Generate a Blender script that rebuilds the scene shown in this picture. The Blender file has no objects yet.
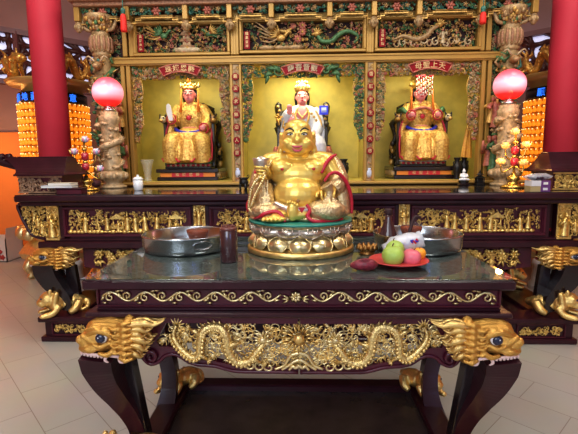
import bpy, bmesh, math, random
from mathutils import Vector, Matrix, noise
PI = math.pi
SC = bpy.context.scene
COL = SC.collection

# ------------------------------------------------------------------ camera model
F, CX, CY, H = 430.0, 289.0, 217.0, 1.5
PITCH = math.atan(56.0/430.0)
YAW, ROLL = .0335, -.0085
CAMR = Matrix.Rotation(YAW, 3, 'Z') @ Matrix.Rotation(PI/2-PITCH, 3, 'X') @ Matrix.Rotation(ROLL, 3, 'Z')

def ray(px, py): return CAMR @ Vector(((px-CX)/F, (CY-py)/F, -1))
def pt(px, py, Y):
    d = ray(px, py)
    return Vector((0, 0, H))+d*(Y/d.y)
def gz(px, py, Z):
    d = ray(px, py)
    return Vector((0, 0, H))+d*((Z-H)/d.z)
def proj(p):
    q = CAMR.transposed() @ (Vector(p)-Vector((0, 0, H)))
    return CX-F*q.x/q.z, CY+F*q.y/q.z

cam = bpy.data.cameras.new('camera')
cam.sensor_width = 36
cam.lens = F*36/578
cam.clip_end = 60
co = bpy.data.objects.new('camera', cam)
co.location = (0, 0, H)
co.rotation_euler = CAMR.to_euler()
COL.objects.link(co)
SC.camera = co
SC.view_settings.view_transform = 'Standard'
SC.view_settings.look = 'None'
SC.view_settings.gamma = .90
SC.view_settings.exposure = .12

# ------------------------------------------------------------------ materials
def mat(name, col, rough=.5, metal=0., var=.0, scale=20., bump=0., bscale=60., coat=0., emit=None, es=0., alpha=1., trans=0., spec=None, col2=None):
    m = bpy.data.materials.new(name)
    m.use_nodes = True
    nt = m.node_tree
    b = nt.nodes['Principled BSDF']
    b.inputs['Base Color'].default_value = (*col, 1)
    b.inputs['Roughness'].default_value = rough
    b.inputs['Metallic'].default_value = metal
    b.inputs['Coat Weight'].default_value = coat
    b.inputs['Coat Roughness'].default_value = .08
    if spec is not None: b.inputs['Specular IOR Level'].default_value = spec
    if trans: b.inputs['Transmission Weight'].default_value = trans
    if alpha < 1: b.inputs['Alpha'].default_value = alpha
    if emit:
        b.inputs['Emission Color'].default_value = (*emit, 1)
        b.inputs['Emission Strength'].default_value = es
    tc = nt.nodes.new('ShaderNodeTexCoord')
    if var or col2:
        n = nt.nodes.new('ShaderNodeTexNoise')
        n.inputs['Scale'].default_value = scale
        n.inputs['Detail'].default_value = 4
        nt.links.new(tc.outputs['Object'], n.inputs['Vector'])
        r = nt.nodes.new('ShaderNodeValToRGB')
        r.color_ramp.elements[0].position = .35
        r.color_ramp.elements[1].position = .65
        a = col2 if col2 else tuple(c*(1-var) for c in col)
        c2 = col if col2 else tuple(min(1, c*(1+var)) for c in col)
        r.color_ramp.elements[0].color = (*a, 1)
        r.color_ramp.elements[1].color = (*c2, 1)
        nt.links.new(n.outputs['Fac'], r.inputs['Fac'])
        nt.links.new(r.outputs['Color'], b.inputs['Base Color'])
    if bump:
        n2 = nt.nodes.new('ShaderNodeTexNoise')
        n2.inputs['Scale'].default_value = bscale
        n2.inputs['Detail'].default_value = 3
        nt.links.new(tc.outputs['Object'], n2.inputs['Vector'])
        bp = nt.nodes.new('ShaderNodeBump')
        bp.inputs['Strength'].default_value = bump
        bp.inputs['Distance'].default_value = .01
        nt.links.new(n2.outputs['Fac'], bp.inputs['Height'])
        nt.links.new(bp.outputs['Normal'], b.inputs['Normal'])
    return m

M = {}
M['gold'] = mat('gold_leaf', (.86, .60, .22), .30, .85, .12, 30, .25, 90)
M['gold_pale'] = mat('pale_gold_leaf', (.82, .66, .34), .28, .85, .10, 30, .15, 90)
M['gold_deep'] = mat('deep_gold_paint', (.74, .42, .10), .30, .72, .2, 25, .3, 70)
M['gold_skin'] = mat('polished_gold_skin', (.86, .60, .15), .33, .55, .06, 12)
M['gold_robe'] = mat('silvery_gold_robe', (.74, .57, .31), .36, .75, 0, 46, .6, 75, col2=(.54, .40, .22))
M['silver_gold'] = mat('silver_lilac_gold', (.66, .56, .46), .30, .8, .2, 20)
M['wood'] = mat('dark_maroon_lacquer', (.036, .006, .012), .30, 0, .25, 6, .05, 30, coat=.08, spec=.35)
M['wood_red'] = mat('wine_red_lacquer', (.075, .008, .020), .30, 0, .2, 8, coat=.1, spec=.4)
M['wood_black'] = mat('black_lacquer', (.016, .008, .010), .22, 0, .2, 8, coat=.35)
M['screen'] = mat('gold_painted_timber', (.45, .27, .065), .40, .25, .06, 4, .03, 30)
M['screen_dark'] = mat('dark_burgundy_timber', (.035, .010, .012), .7)  # flat dark burgundy for the boards, bottle cap and ladle handle
M['cornice'] = mat('pinkish_carved_timber', (.38, .20, .11), .5, .15, .25, 60, .4, 120)
M['c_green'] = mat('painted_green', (.075, .18, .07), .45, .1, .35, 40)
M['c_teal'] = mat('painted_teal', (.045, .17, .13), .4, .1, .3, 40)
M['c_pink'] = mat('painted_salmon', (.46, .15, .10), .45, .05, .3, 40)
M['c_gold'] = mat('painted_gold', (.56, .35, .10), .38, .45, .25, 40)
M['c_cream'] = mat('painted_cream', (.50, .40, .24), .45, .1, .25, 40)
M['c_brown'] = mat('painted_brown', (.30, .16, .06), .5, .1, .3, 40)
M['c_tan'] = mat('carved_tan', (.40, .27, .13), .45, .2, .25, 40)
M['red'] = mat('red_paint', (.52, .02, .03), .42, 0, .08, 10)
M['red_tassel'] = mat('red_silk', (.75, .03, .02), .6)
M['plaque'] = mat('crimson_plaque', (.26, .004, .012), .5, 0, .06, 20, spec=.2)
M['letter'] = mat('pale_gold_lettering', (.68, .47, .22), .45, .3)
M['niche'] = mat('gold_leaf_backing', (.66, .53, .12), .45, .2, .10, 7, .05, 25)
M['pillar'] = mat('red_painted_pillar', (.54, .038, .065), .6, 0, .05, 3, spec=.3)
M['white'] = mat('white_paint', (.78, .78, .76), .5)
M['steel'] = mat('stainless_steel', (.48, .50, .54), .22, 1, .04, 8)
M['black'] = mat('black_bronze', (.015, .014, .014), .38, .2)
M['pinkskin'] = mat('painted_pink_skin', (.72, .25, .25), .45, 0, .04, 6)
M['hair'] = mat('black_hair_paint', (.012, .01, .01), .4)
M['blue'] = mat('royal_blue_paint', (.02, .03, .42), .4)
M['orange'] = mat('orange_paint', (.85, .22, .02), .5)
M['orange_glow'] = mat('amber_lamp', (.9, .4, .05), .5, emit=(1, .30, .012), es=.75)
M['yellow_glow'] = mat('warm_bulb', (1, .7, .2), .5, emit=(1, .55, .06), es=3.0)
M['white_glow'] = mat('bright_bulb', (1, .9, .6), .5, emit=(1, .75, .35), es=1.6)
M['teal'] = mat('teal_paint', (.03, .25, .19), .3, 0, .1, 20)
M['beige_carve'] = mat('beige_carved_stone', (.50, .36, .20), .42, .15, .3, 30, .4, 80)
M['trim_red'] = mat('crimson_trim', (.50, .015, .04), .35)
M['eye_white'] = mat('glossy_white', (.85, .85, .85), .15)
M['pupil'] = mat('dark_blue_pupil', (.01, .015, .05), .08, coat=.5)
M['tooth'] = mat('pinkish_ivory', (.86, .62, .56), .35)

# ------------------------------------------------------------------ mesh builder
def catmull(P, n=6):
    P = [Vector(p) for p in P]
    out = []
    for i in range(len(P)-1):
        p0 = P[max(i-1, 0)]; p1 = P[i]; p2 = P[i+1]; p3 = P[min(i+2, len(P)-1)]
        for k in range(n):
            t = k/n
            out.append(.5*((2*p1)+(p2-p0)*t+(2*p0-5*p1+4*p2-p3)*t*t+(3*p1-p0-3*p2+p3)*t**3))
    out.append(P[-1].copy())
    return out

def lerp_list(L, n):
    out = []
    for i in range(n):
        t = i/(n-1)*(len(L)-1)
        k = min(int(t), len(L)-2)
        f = t-k
        out.append(L[k]*(1-f)+L[k+1]*f)
    return out

class MB:
    def __init__(s):
        s.v = []; s.f = []; s.m = []; s.s = []; s.M = None
    def add(s, V, Fs, mi=0, sm=True):
        o = len(s.v)
        if s.M is not None: V = [s.M @ Vector(v) for v in V]
        s.v.extend([tuple(v) for v in V])
        for f in Fs:
            s.f.append(tuple(i+o for i in f)); s.m.append(mi); s.s.append(sm)
    def box(s, x0, x1, y0, y1, z0, z1, mi=0, bev=0.):
        if x0 > x1: x0, x1 = x1, x0
        if y0 > y1: y0, y1 = y1, y0
        if z0 > z1: z0, z1 = z1, z0
        if bev <= 0:
            V = [(x, y, z) for x in (x0, x1) for y in (y0, y1) for z in (z0, z1)]
            s.add(V, [(0, 1, 3, 2), (4, 6, 7, 5), (0, 4, 5, 1), (2, 3, 7, 6), (0, 2, 6, 4), (1, 5, 7, 3)], mi, False)
            return
        b = min(bev, (x1-x0)*.45, (y1-y0)*.45, (z1-z0)*.45)
        c = ((x0+x1)/2, (y0+y1)/2, (z0+z1)/2); h = ((x1-x0)/2, (y1-y0)/2, (z1-z0)/2)
        V = []; ix = {}
        for a in (-1, 1):
            for d in (-1, 1):
                for e in (-1, 1):
                    sg = (a, d, e)
                    for ax in range(3):
                        p = [c[k]+sg[k]*(h[k] if k == ax else h[k]-b) for k in range(3)]
                        ix[(a, d, e, ax)] = len(V); V.append(p)
        Fs = []
        for ax in range(3):
            o1, o2 = [k for k in range(3) if k != ax]
            for sg in (-1, 1):
                q = []
                for (i, j) in ((-1, -1), (1, -1), (1, 1), (-1, 1)):
                    k = [0, 0, 0]; k[ax] = sg; k[o1] = i; k[o2] = j
                    q.append(ix[(*k, ax)])
                Fs.append(q)
            for i in (-1, 1):
                for j in (-1, 1):
                    k0 = [0, 0, 0]; k1 = [0, 0, 0]
                    k0[ax] = -1; k1[ax] = 1
                    for k in (k0, k1): k[o1] = i; k[o2] = j
                    Fs.append([ix[(*k0, o1)], ix[(*k1, o1)], ix[(*k1, o2)], ix[(*k0, o2)]])
        for a in (-1, 1):
            for d in (-1, 1):
                for e in (-1, 1):
                    Fs.append([ix[(a, d, e, 0)], ix[(a, d, e, 1)], ix[(a, d, e, 2)]])
        s.add(V, Fs, mi, False)
    def tube(s, P, r, seg=6, mi=0, flat=1., caps=True, sm=True, up=None):
        P = [Vector(p) for p in P]
        n = len(P)
        if not isinstance(r, (list, tuple)): r = [r, r]
        R = lerp_list(list(r), n) if len(r) != n else list(r)
        V = []; Fs = []
        ref = Vector(up) if up else None
        prev = None
        for i in range(n):
            t = (P[min(i+1, n-1)]-P[max(i-1, 0)])
            if t.length < 1e-9: t = Vector((0, 0, 1))
            t.normalize()
            if ref is not None:
                a = ref-t*ref.dot(t)
                if a.length < 1e-4: a = t.orthogonal()
            elif prev is None: a = t.orthogonal()
            else: a = prev-t*prev.dot(t)
            if a.length < 1e-6: a = t.orthogonal()
            a.normalize(); prev = a
            b = t.cross(a)
            for k in range(seg):
                an = 2*PI*k/seg
                V.append(P[i]+a*(math.cos(an)*R[i]*flat)+b*(math.sin(an)*R[i]))
        for i in range(n-1):
            for k in range(seg):
                k2 = (k+1) % seg
                Fs.append((i*seg+k, i*seg+k2, (i+1)*seg+k2, (i+1)*seg+k))
        if caps:
            Fs.append(tuple(range(seg))); Fs.append(tuple((n-1)*seg+k for k in range(seg)))
        s.add(V, Fs, mi, sm)
    def lathe(s, prof, c=(0, 0, 0), seg=24, mi=0, sm=True, sx=1., sy=1., wob=None):
        V = []; Fs = []
        n = len(prof)
        for i, (r, z) in enumerate(prof):
            for k in range(seg):
                a = 2*PI*k/seg
                rr = r*(wob(a, i) if wob else 1)
                V.append((c[0]+rr*sx*math.cos(a), c[1]+rr*sy*math.sin(a), c[2]+z))
        for i in range(n-1):
            for k in range(seg):
                k2 = (k+1) % seg
                Fs.append((i*seg+k, i*seg+k2, (i+1)*seg+k2, (i+1)*seg+k))
        if prof[0][0] > 1e-6: Fs.append(tuple(range(seg)))
        if prof[-1][0] > 1e-6: Fs.append(tuple((n-1)*seg+k for k in range(seg)))
        s.add(V, Fs, mi, sm)
    def ell(s, c, r, mi=0, seg=10, rings=6, R=None):
        if not isinstance(r, (tuple, list)): r = (r, r, r)
        V = []; Fs = []
        c = Vector(c)
        for i in range(rings+1):
            th = PI*i/rings
            for k in range(seg):
                a = 2*PI*k/seg
                p = Vector((r[0]*math.sin(th)*math.cos(a), r[1]*math.sin(th)*math.sin(a), r[2]*math.cos(th)))
                if R is not None: p = R @ p
                V.append(c+p)
        for i in range(rings):
            for k in range(seg):
                k2 = (k+1) % seg
                Fs.append((i*seg+k, (i+1)*seg+k, (i+1)*seg+k2, i*seg+k2))
        s.add(V, Fs, mi, True)
    def prism(s, pts, y0, y1, mi=0, sm=False):
        n = len(pts)
        V = [(x, y0, z) for x, z in pts]+[(x, y1, z) for x, z in pts]
        Fs = [tuple(range(n)), tuple(range(2*n-1, n-1, -1))]
        for i in range(n):
            j = (i+1) % n
            Fs.append((i, n+i, n+j, j))
        s.add(V, Fs, mi, sm)
    def frame(s, x0, x1, y0, y1, z0, z1, w, mi=0, bev=0.):
        s.box(x0, x1, y0, y1, z1-w, z1, mi, bev); s.box(x0, x1, y0, y1, z0, z0+w, mi, bev)
        s.box(x0, x0+w, y0, y1, z0+w, z1-w, mi, bev); s.box(x1-w, x1, y0, y1, z0+w, z1-w, mi, bev)
    def mesh(s, name, clean=True):
        me = bpy.data.meshes.new(name)
        me.from_pydata(s.v, [], s.f)
        me.polygons.foreach_set('material_index', s.m)
        me.polygons.foreach_set('use_smooth', s.s)
        bm = bmesh.new(); bm.from_mesh(me)
        if clean: bmesh.ops.remove_doubles(bm, verts=bm.verts, dist=1e-6)
        bmesh.ops.recalc_face_normals(bm, faces=bm.faces)
        bm.to_mesh(me); bm.free()
        me.update()
        return me

def remesh(mb, voxel, smooth=4, paint=None):
    me = mb.mesh('tmp')
    o = bpy.data.objects.new('tmp', me); COL.objects.link(o)
    r = o.modifiers.new('r', 'REMESH'); r.mode = 'VOXEL'; r.voxel_size = voxel; r.use_smooth_shade = True
    sm = o.modifiers.new('s', 'SMOOTH'); sm.factor = .5; sm.iterations = smooth
    bpy.context.view_layer.update()
    dg = bpy.context.evaluated_depsgraph_get()
    out = bpy.data.meshes.new_from_object(o.evaluated_get(dg))
    bpy.data.objects.remove(o); bpy.data.meshes.remove(me)
    out.materials.clear()
    for p in out.polygons:
        p.use_smooth = True
        p.material_index = paint(p.center) if paint else 0
    return out

def text_mesh(body, size, depth=0.):
    c = bpy.data.curves.new('t', 'FONT')
    c.body = body; c.size = size; c.align_x = 'CENTER'; c.align_y = 'CENTER'; c.extrude = depth; c.offset = size*.012
    c.resolution_u = 2
    o = bpy.data.objects.new('t', c); COL.objects.link(o)
    bpy.context.view_layer.update()
    dg = bpy.context.evaluated_depsgraph_get()
    me = bpy.data.meshes.new_from_object(o.evaluated_get(dg))
    bpy.data.objects.remove(o)
    V = [tuple(v.co) for v in me.vertices]; Fs = [tuple(p.vertices) for p in me.polygons]
    bpy.data.meshes.remove(me)
    return V, Fs

def add_text(mb, body, size, c, mi=0, depth=.002, R=None):
    V, Fs = text_mesh(body, size, depth)
    Q = Matrix.Rotation(PI/2, 3, 'X')
    if R is not None: Q = R @ Q
    mb.add([Vector(c)+Q @ Vector(v) for v in V], Fs, mi, False)

def tag(o, label=None, cat=None, group=None, kind=None):
    if label: o['label'] = label
    if cat: o['category'] = cat
    if group: o['group'] = group
    if kind: o['kind'] = kind
    return o

def thing(name, label, cat, loc=(0, 0, 0), group=None, rz=0.):
    o = bpy.data.objects.new(name, None)
    o.empty_display_size = .05
    o.location = loc; o.rotation_euler = (0, 0, rz)
    COL.objects.link(o)
    return tag(o, label, cat, group)

def part(name, g, mats, parent=None, world=True, label=None):
    """link one mesh; with world=True its coordinates are world ones and the root's location is taken off"""
    me = g.mesh(name) if isinstance(g, MB) else g
    o = bpy.data.objects.new(name, me); COL.objects.link(o)
    for m in mats if isinstance(mats, (list, tuple)) else [mats]:
        me.materials.append(M[m] if isinstance(m, str) else m)
    if parent is not None:
        o.parent = parent
        r = parent
        while r.parent: r = r.parent
        if world and r.type == 'EMPTY':
            me.transform(Matrix.Translation(-Vector(r.location)))
    if label: o['label'] = label
    return o

def copy_tree(o, parent=None):
    c = o.copy(); COL.objects.link(c)
    if parent is not None: c.parent = parent
    for ch in list(o.children): copy_tree(ch, c)
    return c

def lib(name, mb, mats):
    """a mesh meant to be shared by several objects"""
    me = mb.mesh(name) if isinstance(mb, MB) else mb
    for m in mats: me.materials.append(M[m])
    return me

def inst(name, me, parent=None, loc=(0, 0, 0), rot=(0, 0, 0), sc=(1, 1, 1)):
    o = bpy.data.objects.new(name, me); COL.objects.link(o)
    if parent is not None:
        o.parent = parent
        r = parent
        while r.parent: r = r.parent
        if r.type == 'EMPTY': loc = Vector(loc)-Vector(r.location)
    o.location = loc; o.rotation_euler = rot; o.scale = sc
    return o

# ------------------------------------------------------------------ carving vocabulary (reliefs face -Y)
def swirl(mb, x, z, y, R, a0, turns, d, tr, mi=0, seg=5, n=12):
    P = []
    for i in range(n):
        t = i/(n-1)
        r = R*(1-t)**.75+R*.06
        a = a0+d*turns*2*PI*t
        P.append((x+r*math.cos(a), y-tr*.4*math.sin(PI*t), z+r*math.sin(a)))
    mb.tube(P, [tr*.5, tr, tr*.8, tr*.6], seg, mi)

def leaf(mb, x, z, y, a, L, W, mi=0, dome=None):
    if dome is None: dome = W*.6
    ca, sa = math.cos(a), math.sin(a)
    def q(u, w, h): return (x+u*ca-w*sa, y-h, z+u*sa+w*ca)
    V = [q(0, 0, 0), q(L*.35, W*.5, dome*.15), q(L*.72, W*.34, dome*.15), q(L, 0, dome*.3), q(L*.72, -W*.34, dome*.15), q(L*.35, -W*.5, dome*.15), q(L*.38, 0, dome), q(L*.72, 0, dome*.75), q(L*.4, 0, -dome*.2)]
    Fs = [(0, 1, 6), (1, 2, 7, 6), (2, 3, 7), (3, 4, 7), (4, 5, 6, 7), (5, 0, 6), (0, 8, 1), (1, 8, 2), (2, 8, 3), (3, 8, 4), (4, 8, 5), (5, 8, 0)]
    mb.add(V, Fs, mi, True)

def blossom(mb, x, z, y, R, mi=0, mi2=None, n=6, a0=0.):
    for k in range(n):
        leaf(mb, x, z, y, a0+2*PI*k/n, R, R*.8, mi, R*.35)
    mb.ell((x, y-R*.25, z), (R*.3, R*.25, R*.3), mi if mi2 is None else mi2, 6, 4)

def figure(mb, x, z, y, h, mi=0, rng=random, mih=None):
    """a little robed court figure in relief, feet at z"""
    w = h*.2; lean = rng.uniform(-.08, .08)*h
    mih = mi if mih is None else mih
    prof = [(w*.95, 0), (w*.8, h*.2), (w*.6, h*.45), (w*.75, h*.62), (w*.5, h*.72), (w*.22, h*.77)]
    V = []; Fs = []
    seg = 7
    for (r, zz) in prof:
        for k in range(seg):
            a = 2*PI*k/seg
            V.append((x+lean*zz/h+r*math.cos(a), y+r*.7*math.sin(a), z+zz))
    for i in range(len(prof)-1):
        for k in range(seg):
            k2 = (k+1) % seg
            Fs.append((i*seg+k, i*seg+k2, (i+1)*seg+k2, (i+1)*seg+k))
    mb.add(V, Fs, mi, True)
    hx = x+lean
    mb.ell((hx, y-w*.1, z+h*.85), (h*.075, h*.08, h*.095), mih, 7, 5)
    mb.ell((hx, y, z+h*.95), (h*.09, h*.08, h*.05), mi, 6, 4)
    for s in (-1, 1):
        e = (x+s*w*rng.uniform(.9, 1.4), y-w*rng.uniform(.4, .9), z+h*rng.uniform(.42, .6))
        g = (x+s*w*rng.uniform(.1, 1.5), y-w*1.1, z+h*rng.uniform(.45, .85))
        mb.tube([(x+lean*.7+s*w*.6, y, z+h*.68), e, g], [w*.32, w*.36, w*.2], 5, mi)

def pine(mb, x, z, y, h, mi=0, mil=None, rng=random):
    mil = mi if mil is None else mil
    P = [(x, y, z)]
    for k in range(1, 5): P.append((x+rng.uniform(-.14, .14)*h, y-.01*h, z+h*k/4))
    mb.tube(catmull(P, 3), [h*.06, h*.03], 5, mi)
    for k in range(11):
        q = P[rng.randint(2, 4)]
        a = rng.uniform(0, 2*PI)
        cx = q[0]+rng.uniform(-.25, .25)*h; cz = q[2]+rng.uniform(-.12, .15)*h
        for j in range(4): leaf(mb, cx, cz, y-.02*h, a+j*PI/2, h*.13, h*.08, mil)

def foliage(mb, x0, x1, z0, z1, y, n, size, mis, rng, inside=None, dy=.01, kinds='slb'):
    for k in range(n):
        for _ in range(30):
            x = rng.uniform(x0, x1); z = rng.uniform(z0, z1)
            if inside is None or inside(x, z): break
        else: continue
        s = size*rng.uniform(.7, 1.3)
        mi = rng.choice(mis)
        yy = y-rng.uniform(0, dy)
        kd = rng.choice(kinds)
        m = s*.8
        x = min(max(x, x0+m), x1-m) if x1-x0 > 2*m else (x0+x1)/2
        z = min(max(z, z0+m), z1-m) if z1-z0 > 2*m else (z0+z1)/2
        if kd == 's': swirl(mb, x, z, yy, s*.75, rng.uniform(0, 6.28), rng.uniform(.8, 1.4), rng.choice((-1, 1)), s*.19, mi, 5, 9)
        elif kd == 'l':
            a = rng.uniform(0, 6.28)
            for j in range(3): leaf(mb, x, z, yy, a+(j-1)*.75, s, s*.5, mi)
        else: blossom(mb, x, z, yy, s*.62, mi, rng.choice(mis), 5, rng.uniform(0, 6))
# ================================================================== ROOM
def floor_mat():
    m = bpy.data.materials.new('cream_floor_tiles'); m.use_nodes = True
    nt = m.node_tree; b = nt.nodes['Principled BSDF']
    tc = nt.nodes.new('ShaderNodeTexCoord'); mp = nt.nodes.new('ShaderNodeMapping')
    mp.inputs['Rotation'].default_value = (0, 0, PI/4)
    mp.inputs['Location'].default_value = (.02, .05, 0)
    br = nt.nodes.new('ShaderNodeTexBrick')
    br.inputs['Scale'].default_value = 1
    br.inputs['Brick Width'].default_value = .57; br.inputs['Row Height'].default_value = .285
    br.inputs['Mortar Size'].default_value = .0025; br.inputs['Mortar Smooth'].default_value = .1
    br.inputs['Color1'].default_value = (.465, .435, .38, 1); br.inputs['Color2'].default_value = (.43, .40, .35, 1)
    br.inputs['Mortar'].default_value = (.27, .22, .18, 1)
    n = nt.nodes.new('ShaderNodeTexNoise'); n.inputs['Scale'].default_value = 2.5; n.inputs['Detail'].default_value = 5
    mx = nt.nodes.new('ShaderNodeMixRGB'); mx.blend_type = 'OVERLAY'; mx.inputs['Fac'].default_value = .12
    L = nt.links
    L.new(tc.outputs['Object'], mp.inputs['Vector']); L.new(mp.outputs['Vector'], br.inputs['Vector'])
    L.new(tc.outputs['Object'], n.inputs['Vector'])
    L.new(br.outputs['Color'], mx.inputs['Color1']); L.new(n.outputs['Color'], mx.inputs['Color2'])
    L.new(mx.outputs['Color'], b.inputs['Base Color'])
    b.inputs['Roughness'].default_value = .32
    return m
M['floor'] = floor_mat()
M['wall'] = mat('mauve_plaster', (.36, .215, .19), .75, 0, .05, 2)
M['wall_orange'] = mat('orange_plaster', (.80, .26, .06), .7, 0, .06, 2)
M['ceiling'] = mat('off_white_plaster', (.6, .56, .52), .8)
YW = 7.3
def struct(name, mb, m):
    o = part(name, mb, m); o['kind'] = 'structure'; return o
g = MB(); g.box(-6.6, 6.6, -4, YW+.1, -.1, 0); struct('floor', g, 'floor')
g = MB(); g.box(-6.6, 6.6, YW, YW+.1, 0, 4.9); struct('wall_back', g, 'wall')
g = MB(); g.box(-6.6, -6.5, -4, YW, 0, 4.9); struct('wall_left', g, 'wall_orange')
g = MB(); g.box(6.5, 6.6, -4, YW, 0, 4.9); struct('wall_right', g, 'wall_orange')
g = MB(); g.box(-6.6, 6.6, -4, YW+.1, 4.9, 5.0); struct('ceiling', g, 'ceiling')
zd = pt(10, 132, YW-.12).z
for nm, a, b in (('trim_1', -6.5, -3.75), ('trim_2', 3.75, 6.5)):
    g = MB(); g.box(a, b, YW-.12, YW, 0, zd, 0, .01); struct(nm, g, 'wall_orange')
for nm, a, b in (('baseboard_left', -6.5, -3.75), ('baseboard_right', 3.75, 6.5)):
    g = MB(); g.box(a, b, YW-.135, YW-.12, 0, .09); struct(nm, g, mat('brown_skirting_'+nm, (.30, .15, .08), .5))

# red pillars
for X, side in ((-2.87, 'left'), (2.87, 'right')):
    t = thing('red_pillar', 'tall round red pillar with white foot at the %s end of the screen' % side, 'pillar', (X, 4.95, 0), 'red temple pillars')
    g = MB(); g.lathe([(.172, .34), (.172, 4.9)], (X, 4.95, 0), 40); part('shaft', g, 'pillar', t)
    g = MB(); g.lathe([(.23, 0), (.23, .05), (.205, .09), (.20, .25), (.21, .29), (.19, .34)], (X, 4.95, 0), 40); part('base', g, 'white', t, label='white base')

# fretwork panels over lit windows
M['fret'] = mat('dark_brown_fret', (.085, .022, .018), .4, 0, .2, 12)
M['fret_frame'] = mat('purple_brown_rail', (.20, .075, .075), .45)
M['pane'] = mat('pale_daylight_pane', (.8, .8, .95), .3, emit=(.66, .68, 1), es=.62)
def fretwork(A, B, hgt, label, seed):
    rng = random.Random(seed)
    A = Vector(A); B = Vector(B)
    ux = (B-A); L = ux.length; ux.normalize(); uz = Vector((0, 0, 1))
    uy = uz.cross(ux)
    if uy.y < 0: uy = -uy
    root = thing('fretwork_panel', label, 'panel', (A+B)/2-uz*hgt, 'carved fretwork panels')
    def W(x, z, y=0): return A+ux*x-uz*z+uy*y
    gf = MB(); gp = MB(); gr = MB()
    nseg = 3
    for k in range(nseg+1):
        x = L*k/nseg
        gr.tube([W(x, 0), W(x, hgt)], .05, 4, 0, sm=False)
    for z in (0, hgt): gr.tube([W(0, z), W(L, z)], .055, 4, 0, sm=False)
    gp.add([W(0, 0, .06), W(L, 0, .06), W(L, hgt, .06), W(0, hgt, .06)], [(0, 1, 2, 3)], 0, False)
    nx, nz = int(L/.15), int(hgt/.15)
    P = {}
    for i in range(nx+1):
        for j in range(nz+1):
            P[i, j] = W(max(0, min(L, L*i/nx+rng.uniform(-.04, .04)+(.03 if j % 2 else -.03))), max(0, min(hgt, hgt*j/nz+rng.uniform(-.035, .035))), .01)
    for i in range(nx+1):
        for j in range(nz+1):
            for di, dj, pr in ((1, 0, .95), (0, 1, .85), (1, 1, .3)):
                if (i+di, j+dj) in P and rng.random() < pr:
                    a, b = P[i, j], P[i+di, j+dj]
                    gf.tube([a, (a+b)/2+Vector((0, 0, rng.uniform(-.015, .015))), b], [.050, .034, .050], 6, 0)
    fr = part('rail_frame', gr, 'fret_frame', root)
    part('fret', gf, 'fret', root)
    part('window_pane', gp, 'pane', root, label='pale lit pane behind the fret')
fretwork(pt(-30, 24, 6.35), pt(96, 46, 7.15), .75, 'dark brown carved fretwork panel sloping behind the left light tower', 3)
fretwork(pt(521, 36, 7.15), pt(640, 14, 6.35), .75, 'dark brown carved fretwork panel sloping behind the right light tower', 4)

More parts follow.
